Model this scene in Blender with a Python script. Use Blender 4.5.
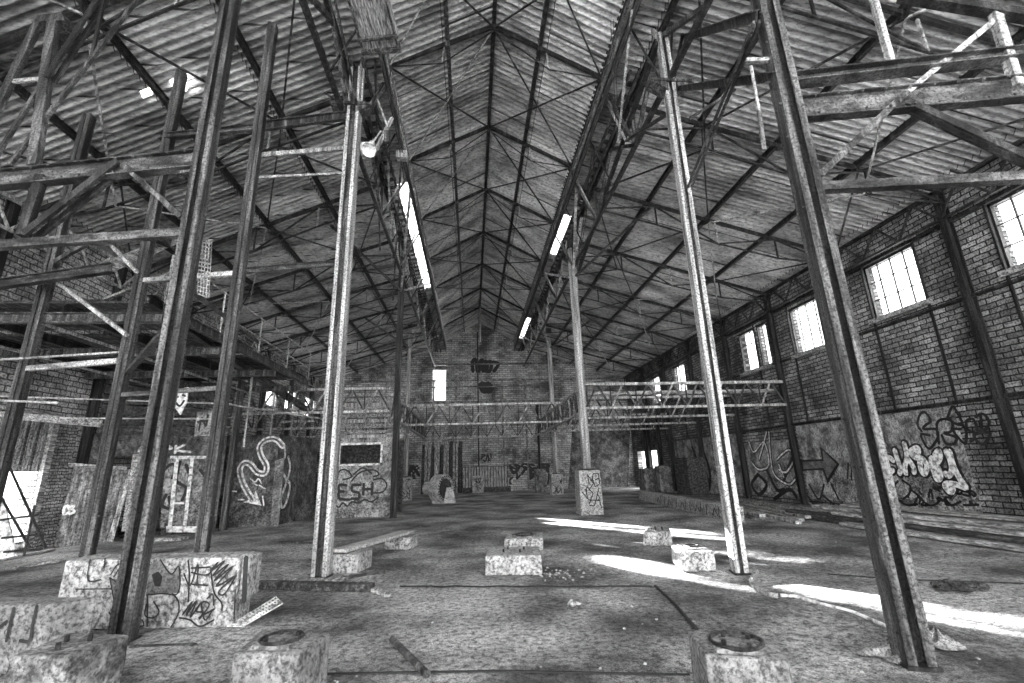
import bpy, math, random
from math import sin, cos, pi, radians, sqrt
from mathutils import Vector, Matrix
random.seed(7)
for _o in list(bpy.data.objects): bpy.data.objects.remove(_o)
SC = bpy.context.scene
COL = SC.collection
# ---------------------------------------------------------------- camera
W_, H_ = 1024, 683
CX, CY = 512.0, 341.5
F_ = 459.22
R_ = Matrix(((0.99604726, 0.00660363, -0.08857906),
             (-0.08368183, -0.26464377, -0.96070861),
             (-0.02978606, 0.96432363, -0.2630451)))
CAMH = 1.7
cam = bpy.data.objects.new('camera', bpy.data.cameras.new('camera'))
COL.objects.link(cam)
cam.data.sensor_width = 36
cam.data.lens = F_ * 36 / W_
cam.data.clip_start = 0.05
cam.data.clip_end = 300
cam.matrix_world = Matrix.Translation((0, 0, CAMH)) @ R_.to_4x4()
SC.camera = cam
# ---------------------------------------------------------------- light
SUN_AZ = Vector((0.61, -0.79, 0)).normalized()
SUN_EL = radians(13.6)
wd = bpy.data.worlds.new('world'); SC.world = wd; wd.use_nodes = True
nt = wd.node_tree; nt.nodes.clear()
wo = nt.nodes.new('ShaderNodeOutputWorld'); bg = nt.nodes.new('ShaderNodeBackground')
sky_tc = nt.nodes.new('ShaderNodeTexCoord'); sky_sep = nt.nodes.new('ShaderNodeSeparateXYZ'); sky_r = nt.nodes.new('ShaderNodeValToRGB')
nt.links.new(sky_tc.outputs['Generated'], sky_sep.inputs[0]); nt.links.new(sky_sep.outputs['Z'], sky_r.inputs[0])
sky_r.color_ramp.elements[0].position = 0.0; sky_r.color_ramp.elements[0].color = (1, 1, 1, 1)
sky_r.color_ramp.elements[1].position = 1.0; sky_r.color_ramp.elements[1].color = (.7, .7, .7, 1)
nt.links.new(sky_r.outputs[0], bg.inputs[0]); bg.inputs[1].default_value = 2.0
nt.links.new(bg.outputs[0], wo.inputs[0])
sun = bpy.data.objects.new('sun', bpy.data.lights.new('sun', 'SUN')); COL.objects.link(sun)
sd = Vector((SUN_AZ.x * cos(SUN_EL), SUN_AZ.y * cos(SUN_EL), -sin(SUN_EL)))
sun.rotation_euler = sd.to_track_quat('-Z', 'Y').to_euler()
sun.location = (-30, 60, 20)
sun.data.energy = 60; sun.data.angle = radians(0.7)
SC.view_settings.view_transform = 'Standard'
SC.view_settings.look = 'None'
SC.view_settings.gamma = 1
SC.view_settings.use_curve_mapping = False
SC.view_settings.exposure = 2.2

# ---------------------------------------------------------------- pixel -> place
def ray(x, y):
    return R_ @ Vector((x - CX, -(y - CY), -F_))
ORG = Vector((0, 0, CAMH))
def aZ(x, y, z=0.0):
    d = ray(x, y); return ORG + d * ((z - CAMH) / d.z)
def aX(x, y, X):
    d = ray(x, y); return ORG + d * (X / d.x)
def aY(x, y, Y, k=0.0, X0=0.0):
    """point on the upright plane  Y' = Y + k*(X'-X0)"""
    d = ray(x, y); t = (Y - k * X0) / (d.y - k * d.x); return ORG + d * t
def aP(x, y, x0, z0, s):
    """point on the roof plane z = z0 + s*(x0 - X)"""
    d = ray(x, y); n = Vector((s, 0, 1)); return ORG + d * ((z0 + s * x0 - n.dot(ORG)) / n.dot(d))

# ---------------------------------------------------------------- materials
def newmat(name):
    m = bpy.data.materials.new(name); m.use_nodes = True
    t = m.node_tree; t.nodes.clear()
    o = t.nodes.new('ShaderNodeOutputMaterial'); b = t.nodes.new('ShaderNodeBsdfPrincipled')
    t.links.new(b.outputs[0], o.inputs[0])
    return m, t, b
def g(v): return (v, v, v, 1)
def noise(t, vec, scale, detail=8, rough=.6, sx=(1, 1, 1)):
    mp = t.nodes.new('ShaderNodeMapping'); mp.inputs['Scale'].default_value = sx
    t.links.new(vec, mp.inputs[0])
    n = t.nodes.new('ShaderNodeTexNoise'); n.inputs['Scale'].default_value = scale
    n.inputs['Detail'].default_value = detail; n.inputs['Roughness'].default_value = rough
    t.links.new(mp.outputs[0], n.inputs['Vector'])
    return n.outputs['Fac']
def ramp(t, fac, stops):
    r = t.nodes.new('ShaderNodeValToRGB'); e = r.color_ramp.elements
    e[0].position, e[0].color = stops[0][0], g(stops[0][1])
    e[1].position, e[1].color = stops[-1][0], g(stops[-1][1])
    for p, c in stops[1:-1]:
        x = e.new(p); x.color = g(c)
    t.links.new(fac, r.inputs[0]); return r.outputs[0]
def mix(t, a, b, fac, mode='MULTIPLY'):
    m = t.nodes.new('ShaderNodeMix'); m.data_type = 'RGBA'; m.blend_type = mode
    if isinstance(fac, float): m.inputs[0].default_value = fac
    else: t.links.new(fac, m.inputs[0])
    for s, v in ((6, a), (7, b)):
        if isinstance(v, float): m.inputs[s].default_value = g(v)
        else: t.links.new(v, m.inputs[s])
    return m.outputs[2]
def bump(t, b, h, strength, dist=.02):
    n = t.nodes.new('ShaderNodeBump'); n.inputs['Strength'].default_value = strength; n.inputs['Distance'].default_value = dist
    t.links.new(h, n.inputs['Height']); t.links.new(n.outputs[0], b.inputs['Normal'])
def objco(t):
    return t.nodes.new('ShaderNodeTexCoord').outputs['Object']
def grunge(name, lo, mid, hi, scale=6, fine=40, rough=.75, metal=0.0, bs=.5, sx=(1, 1, 1), p=(.38, .5, .62), iso=True):
    m, t, b = newmat(name); v = objco(t)
    n1 = noise(t, v, scale, 10, .7, sx); n2 = noise(t, v, fine, 6, .65, sx)
    c1 = ramp(t, n1, [(p[0], lo), (p[1], mid), (p[2], hi)])
    if iso: n2 = noise(t, v, fine, 6, .7)
    c2 = ramp(t, n2, [(.4, .1), (.48, .6), (.56, 1.0)])
    t.links.new(mix(t, c1, c2, .85), b.inputs['Base Color'])
    b.inputs['Roughness'].default_value = rough; b.inputs['Metallic'].default_value = metal
    bump(t, b, n2, min(1, bs * 1.6), .03)
    return m
M = {}
M['steel'] = grunge('weathered_steel',   .025, .1, .32, 9, 34, .36, .5, .6, (1, 1, .06))
M['steel_h'] = grunge('weathered_steel_level', .025, .1, .32, 5, 34, .36, .5, .6, (.35, .5, 1.4))
M['steel_light_h'] = grunge('flaking_pale_paint_level', .16, .5, .95, 5, 30, .6, 0, .6, (.35, .5, 1.4))
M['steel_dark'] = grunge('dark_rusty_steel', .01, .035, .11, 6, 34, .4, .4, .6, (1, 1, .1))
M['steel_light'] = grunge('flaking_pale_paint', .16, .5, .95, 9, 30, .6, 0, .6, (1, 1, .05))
M['rod'] = grunge('thin_rod_steel', .01, .04, .12, 3, 20, .5, .3, .2)
M['rod_light'] = grunge('pale_rod_steel', .2, .5, .8, 3, 20, .5, .2, .2)
M['concrete'] = grunge('pitted_concrete', .22, .4, .58, 5, 20, .9, 0, .9, p=(.3, .48, .62))
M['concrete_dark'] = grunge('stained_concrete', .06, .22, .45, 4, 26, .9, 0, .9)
M['concrete_fore'] = grunge('gritty_foreground_concrete', .1, .24, .42, 5, 26, .9, 0, 1, p=(.3, .5, .7))
M['wood'] = grunge('weathered_timber', .12, .4, .8, 4, 12, .85, 0, .6, (4, .6, 4), iso=False)
M['wood_dark'] = grunge('dark_old_timber', .015, .06, .18, 4, 14, .85, 0, .6, (3, .7, 3), iso=False)
M['wood_up'] = grunge('upright_timber', .08, .4, .85, 4, 20, .85, 0, .6, (5, 5, .5))
M['plank_pale'] = grunge('pale_bench_timber', .4, .65, .85, 5, 30, .8, 0, .4, (1, 4, 1))
M['white'] = grunge('chalky_white_paint', .75, .88, .95, 3, 9, .7, 0, .1)
M['black'] = grunge('black_spray_and_gap_shade', .008, .012, .03, 6, 40, .6, 0, .2)
M['grey_paint'] = grunge('grey_spray_paint', .08, .15, .24, 4, 30, .7, 0, .2)
M['door_wood'] = grunge('worn_door_timber', .04, .18, .42, 4, 16, .85, 0, .6, (3, 3, .4))
M['plaster'] = grunge('stained_plaster', .08, .3, .6, 2.2, 18, .9, 0, .6)
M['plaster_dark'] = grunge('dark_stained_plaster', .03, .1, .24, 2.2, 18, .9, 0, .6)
M['cloth'] = grunge('dirty_cloth', .2, .5, .8, 12, 60, .9, 0, .8)
M['rubber'] = grunge('dark_rubble', .02, .05, .15, 12, 50, .9, 0, .8)
M['motor'] = grunge('pale_motor_casing', .25, .6, .85, 5, 30, .6, 0, .4)
M['sheet'] = grunge('stained_sheet_metal', .06, .2, .5, 2.5, 16, .6, .1, .4, (1, 1, .4))
def brickmat(name, axis, bw, bh, c1, c2, mortar, stain=(.35, .7, 1.0), ssc=.7):
    m, t, b = newmat(name); v = objco(t)
    s = t.nodes.new('ShaderNodeSeparateXYZ'); t.links.new(v, s.inputs[0])
    c = t.nodes.new('ShaderNodeCombineXYZ')
    t.links.new(s.outputs['Y' if axis == 'X' else 'X'], c.inputs[0]); t.links.new(s.outputs['Z'], c.inputs[1])
    wob = noise(t, v, 3, 3); ma = t.nodes.new('ShaderNodeMath'); ma.operation = 'MULTIPLY_ADD'; ma.inputs[1].default_value = .05
    t.links.new(wob, ma.inputs[0])
    add = t.nodes.new('ShaderNodeVectorMath'); add.operation = 'ADD'
    cw = t.nodes.new('ShaderNodeCombineXYZ'); t.links.new(ma.outputs[0], cw.inputs[1])
    t.links.new(c.outputs[0], add.inputs[0]); t.links.new(cw.outputs[0], add.inputs[1])
    k = t.nodes.new('ShaderNodeTexBrick'); t.links.new(add.outputs[0], k.inputs['Vector'])
    k.inputs['Scale'].default_value = 1; k.inputs['Brick Width'].default_value = bw; k.inputs['Row Height'].default_value = bh
    k.inputs['Mortar Size'].default_value = bh * .13; k.inputs['Mortar Smooth'].default_value = .3
    k.inputs['Color1'].default_value = g(c1); k.inputs['Color2'].default_value = g(c2); k.inputs['Mortar'].default_value = g(mortar)
    n1 = ramp(t, noise(t, v, ssc, 8, .65), [(.38, stain[0]), (.49, stain[1]), (.6, stain[2])])
    n2 = ramp(t, noise(t, v, 22, 6, .7), [(.4, .12), (.56, 1.0)])
    t.links.new(mix(t, mix(t, k.outputs['Color'], n1, 1.0), n2, .9), b.inputs['Base Color'])
    b.inputs['Roughness'].default_value = .9
    inv = t.nodes.new('ShaderNodeMath'); inv.operation = 'SUBTRACT'; inv.inputs[0].default_value = 1; t.links.new(k.outputs['Fac'], inv.inputs[1])
    bump(t, b, inv.outputs[0], .8, .02)
    return m
M['brick_x'] = brickmat('old_block_wall', 'X', .38, .135, .62, .22, .015, (.22, .6, 1.0))
M['brick_left'] = brickmat('brightened_stone_wall', 'X', .34, .15, .98, .6, .16, (.35, .75, 1.0), 1.0)  # stone tone raised to stand in for light the shaded wall lacks
M['brick_small'] = brickmat('small_brick_wall', 'X', .26, .085, .85, .4, .03, ssc=1.2)
M['brick_y'] = brickmat('old_block_wall_end', 'Y', .42, .16, .9, .45, .25, (.2, .65, 1.0), ssc=.6)
def roofmat():
    m, t, b = newmat('corrugated_roof_sheet'); v = objco(t)
    s = t.nodes.new('ShaderNodeSeparateXYZ'); t.links.new(v, s.inputs[0])
    c = t.nodes.new('ShaderNodeCombineXYZ'); t.links.new(s.outputs['Y'], c.inputs[0]); t.links.new(s.outputs['X'], c.inputs[1])
    k = t.nodes.new('ShaderNodeTexBrick'); t.links.new(c.outputs[0], k.inputs['Vector'])
    k.inputs['Scale'].default_value = 1; k.inputs['Brick Width'].default_value = .98; k.inputs['Row Height'].default_value = 2.0
    k.inputs['Mortar Size'].default_value = .012; k.inputs['Color1'].default_value = g(.8); k.inputs['Color2'].default_value = g(.45); k.inputs['Mortar'].default_value = g(.06)
    n1 = ramp(t, noise(t, v, .9, 6, .6, (.5, 1.6, 1)), [(.36, .28), (.5, .75), (.6, 1.0)])
    n2 = ramp(t, noise(t, v, 16, 6, .7, (.35, 1.6, 1)), [(.4, .35), (.5, .85), (.56, 1.0)])
    t.links.new(mix(t, mix(t, k.outputs['Color'], n1, 1.0), n2, .9), b.inputs['Base Color'])
    b.inputs['Roughness'].default_value = .6
    bump(t, b, noise(t, v, 30, 5), .3, .01)
    return m
M['roof'] = roofmat()
def floormat():
    m, t, b = newmat('dusty_concrete_floor'); v = objco(t)
    n1 = ramp(t, noise(t, v, .6, 9, .62), [(.37, .12), (.48, .42), (.6, .9)])
    n2 = ramp(t, noise(t, v, 14, 8, .8), [(.41, .08), (.49, .6), (.56, 1.0)])
    n3 = ramp(t, noise(t, v, 70, 4, .7), [(.43, .15), (.54, 1.0)])
    n4 = ramp(t, noise(t, v, 45, 3, .6), [(.68, 0.0), (.74, .55)])
    c = mix(t, mix(t, n1, n2, .9), n3, .7)
    t.links.new(mix(t, c, n4, .6, 'ADD'), b.inputs['Base Color'])
    b.inputs['Roughness'].default_value = .85
    bump(t, b, noise(t, v, 22, 8, .75), 1.0, .06)
    return m
M['floor'] = floormat()
def glassmat():
    m = bpy.data.materials.new('dusty_window_glass'); m.use_nodes = True; t = m.node_tree; t.nodes.clear()
    o = t.nodes.new('ShaderNodeOutputMaterial'); mx = t.nodes.new('ShaderNodeMixShader')
    tr = t.nodes.new('ShaderNodeBsdfTransparent'); gl = t.nodes.new('ShaderNodeBsdfGlossy'); gl.inputs['Roughness'].default_value = .1
    tr.inputs[0].default_value = g(.93); mx.inputs[0].default_value = .06
    t.links.new(tr.outputs[0], mx.inputs[1]); t.links.new(gl.outputs[0], mx.inputs[2]); t.links.new(mx.outputs[0], o.inputs[0])
    return m
M['glass'] = glassmat()

# ---------------------------------------------------------------- mesh builder
def frame(d, up=Vector((0, 0, 1))):
    d = d.normalized()
    if abs(d.dot(up)) > .98: up = Vector((0, 1, 0))
    s = d.cross(up).normalized(); u = s.cross(d).normalized()
    return s, u
class MB:
    def __init__(s): s.v = []; s.f = []
    def prof(s, p, q, pr, up=None):
        p, q = Vector(p), Vector(q)
        if (q - p).length < 1e-5: return s
        a, u = frame(q - p, Vector(up) if up else Vector((0, 0, 1)))
        n = len(pr); b = len(s.v)
        for c in (p, q):
            for (x, y) in pr: s.v.append(c + a * x + u * y)
        for i in range(n):
            j = (i + 1) % n; s.f.append((b + i, b + j, b + n + j, b + n + i))
        s.f.append(tuple(range(b + n - 1, b - 1, -1))); s.f.append(tuple(range(b + n, b + 2 * n)))
        return s
    def bar(s, p, q, w=.08, h=.08, up=None):
        w /= 2; h /= 2; return s.prof(p, q, [(-w, -h), (w, -h), (w, h), (-w, h)], up)
    def ibar(s, p, q, w=.2, h=.3, t=.03, up=None):
        w /= 2; h /= 2; k = t / 2
        return s.prof(p, q, [(-w, -h), (w, -h), (w, -h + t), (k, -h + t), (k, h - t), (w, h - t), (w, h), (-w, h), (-w, h - t), (-k, h - t), (-k, -h + t), (-w, -h + t)], up)
    def ang(s, p, q, w=.08, t=.012, up=None, flip=1):
        return s.prof(p, q, [(0, 0), (w * flip, 0), (w * flip, t), (t * flip, t), (t * flip, w), (0, w)], up)
    def chan(s, p, q, w=.2, h=.1, t=.02, up=None):
        w /= 2
        return s.prof(p, q, [(-w, 0), (w, 0), (w, h), (w - t, h), (w - t, t), (-w + t, t), (-w + t, h), (-w, h)], up)
    def tube(s, pts, r=.02, n=8):
        pts = [Vector(p) for p in pts]; b = len(s.v); m = len(pts)
        for i, p in enumerate(pts):
            d = pts[min(i + 1, m - 1)] - pts[max(i - 1, 0)]
            a, u = frame(d); rr = r[i] if isinstance(r, (list, tuple)) else r
            for k in range(n): s.v.append(p + a * (rr * cos(2 * pi * k / n)) + u * (rr * sin(2 * pi * k / n)))
        for i in range(m - 1):
            for k in range(n):
                j = (k + 1) % n; s.f.append((b + i * n + k, b + i * n + j, b + (i + 1) * n + j, b + (i + 1) * n + k))
        s.f.append(tuple(range(b + n - 1, b - 1, -1))); s.f.append(tuple(range(b + (m - 1) * n, b + m * n)))
        return s
    def box(s, x0, x1, y0, y1, z0, z1):
        b = len(s.v)
        for z in (z0, z1):
            for x, y in ((x0, y0), (x1, y0), (x1, y1), (x0, y1)): s.v.append(Vector((x, y, z)))
        for f in ((3, 2, 1, 0), (4, 5, 6, 7), (0, 1, 5, 4), (1, 2, 6, 5), (2, 3, 7, 6), (3, 0, 4, 7)): s.f.append(tuple(b + i for i in f))
        return s
    def hexa(s, bot, top):
        """frustum between two 4-point loops"""
        b = len(s.v); n = len(bot)
        s.v += [Vector(p) for p in bot] + [Vector(p) for p in top]
        s.f.append(tuple(range(b + n - 1, b - 1, -1))); s.f.append(tuple(range(b + n, b + 2 * n)))
        for i in range(n):
            j = (i + 1) % n; s.f.append((b + i, b + j, b + n + j, b + n + i))
        return s
    def slab(s, pts, d):
        """prism: planar polygon pts thickened by vector d"""
        return s.hexa(pts, [Vector(p) + Vector(d) for p in pts])
    def lathe(s, c, axis, prof, n=24):
        axis = Vector(axis).normalized(); a, u = frame(axis); c = Vector(c); b = len(s.v); m = len(prof)
        for (r, h) in prof:
            for k in range(n): s.v.append(c + axis * h + a * (r * cos(2 * pi * k / n)) + u * (r * sin(2 * pi * k / n)))
        for i in range(m - 1):
            for k in range(n):
                j = (k + 1) % n; s.f.append((b + i * n + k, b + i * n + j, b + (i + 1) * n + j, b + (i + 1) * n + k))
        s.f.append(tuple(range(b + n - 1, b - 1, -1))); s.f.append(tuple(range(b + (m - 1) * n, b + m * n)))
        return s
    def build(s, name, mat, parent=None, smooth=False, bevel=0, sub=0, disp=0):
        me = bpy.data.meshes.new(name); org = Vector((0, 0, 0))
        if parent is None and s.v:
            xs = [v.x for v in s.v]; ys = [v.y for v in s.v]; zs = [v.z for v in s.v]
            org = Vector(((min(xs) + max(xs)) / 2, (min(ys) + max(ys)) / 2, min(zs)))
        elif parent is not None: org = parent.location.copy() if parent.parent is None else parent.parent.location.copy()
        me.from_pydata([tuple(v - org) for v in s.v], [], s.f); me.update()
        import bmesh
        bm = bmesh.new(); bm.from_mesh(me); bmesh.ops.recalc_face_normals(bm, faces=bm.faces)
        if sub:
            bmesh.ops.subdivide_edges(bm, edges=bm.edges[:], cuts=sub, use_grid_fill=True)
            for v in bm.verts:
                v.co += Vector((random.uniform(-1, 1), random.uniform(-1, 1), random.uniform(-1, 1))) * disp
        bm.to_mesh(me); bm.free()
        if smooth:
            for p in me.polygons: p.use_smooth = True
        me.materials.append(M[mat] if isinstance(mat, str) else mat)
        o = bpy.data.objects.new(name, me); COL.objects.link(o)
        if parent is None: o.location = org
        else: o.parent = parent
        if bevel:
            md = o.modifiers.new('bevel', 'BEVEL'); md.width = bevel; md.segments = 2; md.limit_method = 'ANGLE'
        return o
def tag(o, label=None, cat=None, group=None, kind=None):
    if label: o['label'] = label
    if cat: o['category'] = cat
    if group: o['group'] = group
    if kind: o['kind'] = kind
    return o
def empty(name, loc, label, cat, group=None):
    o = bpy.data.objects.new(name, None); COL.objects.link(o); o.location = loc; o.empty_display_size = .2
    return tag(o, label, cat, group)
def lerp(p, q, t): return Vector(p) + (Vector(q) - Vector(p)) * t
ORD = ['nearest', 'second', 'third', 'fourth', 'fifth', 'sixth', 'seventh', 'eighth', 'ninth', 'tenth']

# ---------------------------------------------------------------- hall dimensions
XL, XR, XC = -11.3, 12.4, 0.65
YN, YE = -3.0, 35.6
ZE = 8.4                      # eaves
XCL, XCR = -2.8, 4.15         # column rows
ZT = 10.8                    # top of the aisle roofs
XML, XMR, ZM, ZR = -2.0, 3.44, 11.6, 13.1
SKL = -0.22
def fy(j, X): return j + (SKL * (X - XCL) * min(1, max(0, (26 - j) / 12)) if X < XCL else 0)
FR = [2.2, 5.9, 9.5, 13.2, 16.85, 20.5, 24.2, 27.9, 31.6]
def zr(X):                    # roof height over X (aisle)
    return ZE + (ZT - ZE) * ((XR - X) / (XR - XCR) if X > XC else (X - XL) / (XCL - XL))

# ---------------------------------------------------------------- floor
def build_floor():
    mb = MB(); nx, ny = 150, 190; x0, x1, y0, y1 = XL - .3, XR + .3, YN, YE + .4
    pit = lambda x, y: 0
    rnd = random.Random(3)
    bumps = [(rnd.uniform(-9, 11), rnd.uniform(4, 30), rnd.uniform(.3, 1.2), rnd.uniform(.005, .035)) for _ in range(90)]
    for j in range(ny + 1):
        for i in range(nx + 1):
            x = x0 + (x1 - x0) * i / nx; y = y0 + (y1 - y0) * j / ny; z = 0
            for bx, by, br, bh in bumps:
                d = ((x - bx) ** 2 + (y - by) ** 2) / br / br
                if d < 4: z += bh * math.exp(-d * 1.5)
            mb.v.append(Vector((x, y, z - .012)))
    for j in range(ny):
        for i in range(nx):
            a = j * (nx + 1) + i; mb.f.append((a, a + 1, a + nx + 2, a + nx + 1))
    return tag(mb.build('floor', 'floor', None, True), 'dusty cracked concrete floor strewn with grit', None, None, 'structure')
FLOOR = build_floor()
tag(MB().box(-60, 60, -60, YN - .02, -.2, -.05).build('ground', 'concrete'), 'pale bare ground outside the open end', None, None, 'structure')
def fpart(name, mb, mat, label=None):
    o = mb.build(name, mat, FLOOR)
    if label: o['label'] = label
    return o
def crack(pts, w, mat='black'):
    mb = MB()
    P = [Vector(p) for p in pts]
    for a, b in zip(P, P[1:]):
        d = (b - a).normalized(); n = Vector((-d.y, d.x, 0)) * w / 2
        z = Vector((0, 0, .012))
        mb.slab([a - n + z * .2, b - n + z * .2, b + n + z * .2, a + n + z * .2], z)
    return mb
jr = random.Random(9)
jp = [aZ(x, 587 + jr.uniform(-.6, .6)) for x in range(400, 662, 14)]
fpart('floor_joint', crack(jp, .035), 'black', 'thin dark joint across the floor')
fpart('floor_joint', crack([aZ(655, 586), aZ(675, 605), aZ(697, 630)], .035), 'black', 'dark joint running toward the right foreground block')
fpart('floor_joint', crack([aZ(828, 574.5), aZ(900, 580), aZ(1024, 584)], .03), 'black', 'dark joint across the right of the floor')
fpart('floor_joint', crack([aZ(320, 676 - 1), aZ(500, 672), aZ(690, 676)], .02), 'black')

# ---------------------------------------------------------------- walls
def cells(u0, u1, v0, v1, holes):
    us = sorted({u0, u1, *[min(max(h[i], u0), u1) for h in holes for i in (0, 1)]}); vs = sorted({v0, v1, *[min(max(h[i], v0), v1) for h in holes for i in (2, 3)]})
    out = []
    for a, b in zip(us, us[1:]):
        for c, d in zip(vs, vs[1:]):
            m, n = (a + b) / 2, (c + d) / 2
            if not any(h[0] < m < h[1] and h[2] < n < h[3] for h in holes): out.append((a, b, c, d))
    return out
def wallX(name, X, t, u0, u1, v0, v1, holes, mat, label):
    mb = MB()
    for a, b, c, d in cells(u0, u1, v0, v1, holes): mb.box(X, X + t, a, b, c, d)
    return tag(mb.build(name, mat), label, None, None, 'structure')
PIL = [2.4, 6.03, 9.68, 13.35, 17.05, 20.6, 24.4, 28.1, 31.8]
RW = [(7.0, 8.85, 5.75, 7.45), (10.75, 12.5, 5.75, 7.45), (14.4, 16.15, 5.5, 7.3), (17.6, 18.3, 5.5, 7.3), (18.45, 19.7, 5.5, 7.3), (21.9, 23.4, 5.5, 7.3), (25.4, 27.0, 5.5, 7.3), (29.1, 30.7, 5.5, 7.3)]
WR = wallX('wall_right', XR, .35, YN, YE + .35, 0, ZE, RW + [(30.9, 34.6, 0, 2.5)], 'brick_x', 'long block wall with pilasters, high windows and graffiti')
LW = [(22.0, 23.6, 6.35, 7.3), (26.0, 28.0, 5.4, 6.8), (29.0, 31.0, 5.4, 6.8), (32.4, 34.6, 5.4, 6.8), (12.3, 13.5, .25, 3.3)]
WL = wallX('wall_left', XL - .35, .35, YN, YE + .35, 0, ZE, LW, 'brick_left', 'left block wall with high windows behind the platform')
def end_wall():
    mb = MB(); t = .35
    for a, b, c, d in cells(XL, XR, 0, ZE, [(-3.0, -2.0, 6.8, 9)]): mb.box(a, b, YE, YE + t, c, d)
    def poly(*pts): mb.slab([(x, YE, z) for x, z in pts], (0, t, 0))
    poly((XL, ZE), (-3.0, ZE), (-3.0, zr(-3.0)))
    poly((-3.0, 9.2), (-2.0, 9.2), (-2.0, ZM), (-2.85, ZT + .1), (-3, ZT - .1))
    poly((-2.0, ZE), (XMR, ZE), (XMR, ZM), (XC, ZR), (-2.0, ZM))
    poly((XMR, ZE), (XR, ZE), (XCR, ZT), (XMR, ZM))
    return tag(mb.build('wall_end', 'brick_y'), 'far gable wall of stained block covered in graffiti', None, None, 'structure')
WE = end_wall()
tag(MB().box(-3.2, -3.0, YE + .35, YE + 3.2, 6.4, 9.8).build('wall_sunblock', 'brick_y'), 'unseen added wall keeping the sun out of the end opening', None, None, 'structure')  # out of view, added only to block sun through the end opening
# right-wall pilasters, girts (trim of the room)
tn = 1
def trim(mb, mat, label, n=[0]):
    n[0] += 1
    return tag(mb.build('trim_%d' % n[0], mat), label, None, None, 'structure')
for i, y in enumerate(PIL):
    trim(MB().ibar((XR - .12, y, 0), (XR - .12, y, ZE - .02), .16, .22, .025, (1, 0, 0)), 'steel_dark', 'dark steel pilaster on the right wall, %s from the camera' % ORD[i])
for y in [4.2, 7.0, 8.85, 10.75, 12.5, 14.4, 16.15, 18.4, 22, 23.4, 26, 29, 33]:
    trim(MB().bar((XR - .02, y, 2.95), (XR - .02, y, 7.5), .06, .05), 'steel_dark', 'thin dark upright rail between the blocks of the right wall')
for z, h in ((2.95, .1), (7.5, .08), (5.45, .08)):
    trim(MB().bar((XR - .03, YN, z), (XR - .03, YE, z), .08, h), 'steel_dark', {2.95: 'low horizontal rail along the right wall', 7.5: 'horizontal rail above the right windows', 5.45: 'horizontal rail below the right windows'}[z])
def eave_lattice(X, label, em='steel_dark'):
    o = empty('eave_lattice', (X, 16, ZE - .9), label, 'lattice girder')
    MB().bar((X, 0, ZE - .08), (X, YE, ZE - .08), .07, .08).build('top_chord', em, o)
    MB().bar((X, 0, ZE - .85), (X, YE, ZE - .85), .06, .06).build('bottom_chord', em, o)
    ys = [y for y in PIL] + [YE]
    for a, b in zip(ys, ys[1:]):
        n = 3; st = (b - a) / n
        for k in range(n):
            mb = MB(); y0 = a + k * st
            mb.bar((X, y0, ZE - .85), (X, y0 + st / 2, ZE - .08), .05, .05); mb.bar((X, y0 + st / 2, ZE - .08), (X, y0 + st, ZE - .85), .05, .05)
            mb.build('brace', em, o)
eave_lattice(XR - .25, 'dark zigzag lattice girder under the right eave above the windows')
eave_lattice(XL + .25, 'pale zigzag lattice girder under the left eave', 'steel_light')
for i, y in enumerate(PIL):
    trim(MB().ibar((XL + .12, y + 1.3, 0), (XL + .12, y + 1.3, ZE - .02), .16, .22, .025, (1, 0, 0)), 'steel_dark', 'dark steel pilaster on the left wall, %s from the camera' % ORD[i])

# windows
wn = 0
def windowX(X, s, y0, y1, z0, z1, nx, nz, label, broken=0):
    global wn; wn += 1
    mb = MB(); t = .06; xx = X + s * .1
    for a, b, c, d in ((y0, y1, z0, z0 + t), (y0, y1, z1 - t, z1), (y0, y0 + t, z0, z1), (y1 - t, y1, z0, z1)): mb.box(xx - .05, xx + .05, a, b, c, d)
    for i in range(1, nx): y = y0 + (y1 - y0) * i / nx; mb.box(xx - .02, xx + .02, y - .014, y + .014, z0, z1)
    for i in range(1, nz): z = z0 + (z1 - z0) * i / nz; mb.box(xx - .02, xx + .02, y0, y1, z - .014, z + .014)
    o = tag(mb.build('window_%d' % wn, 'steel_dark'), label, None, None, 'structure')
    gl = MB()
    r = random.Random(wn)
    for i in range(nx):
        for k in range(nz):
            if r.random() < broken: continue
            ya = y0 + (y1 - y0) * i / nx; yb = y0 + (y1 - y0) * (i + 1) / nx; za = z0 + (z1 - z0) * k / nz; zb = z0 + (z1 - z0) * (k + 1) / nz
            gl.box(xx - .004, xx + .004, ya + .014, yb - .014, za + .014, zb - .014)
    gl.build('panes', 'glass', o)
for i, w in enumerate(RW):
    windowX(XR, 1, *w, 2 if i == 3 else 4 if i != 4 else 3, 3, 'bright steel window in the right wall, %s from the camera' % ORD[i], .05)
    trim(MB().box(XR - .12, XR + .02, w[0] - .1, w[1] + .1, w[2] - .14, w[2]), 'concrete', 'sill under the %s right window' % ORD[i])
for i, w in enumerate(LW[:4]):
    windowX(XL, -1, *w, 3, 2, 'glaring high window in the left wall, %s from the camera' % ORD[i], .5)

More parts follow.
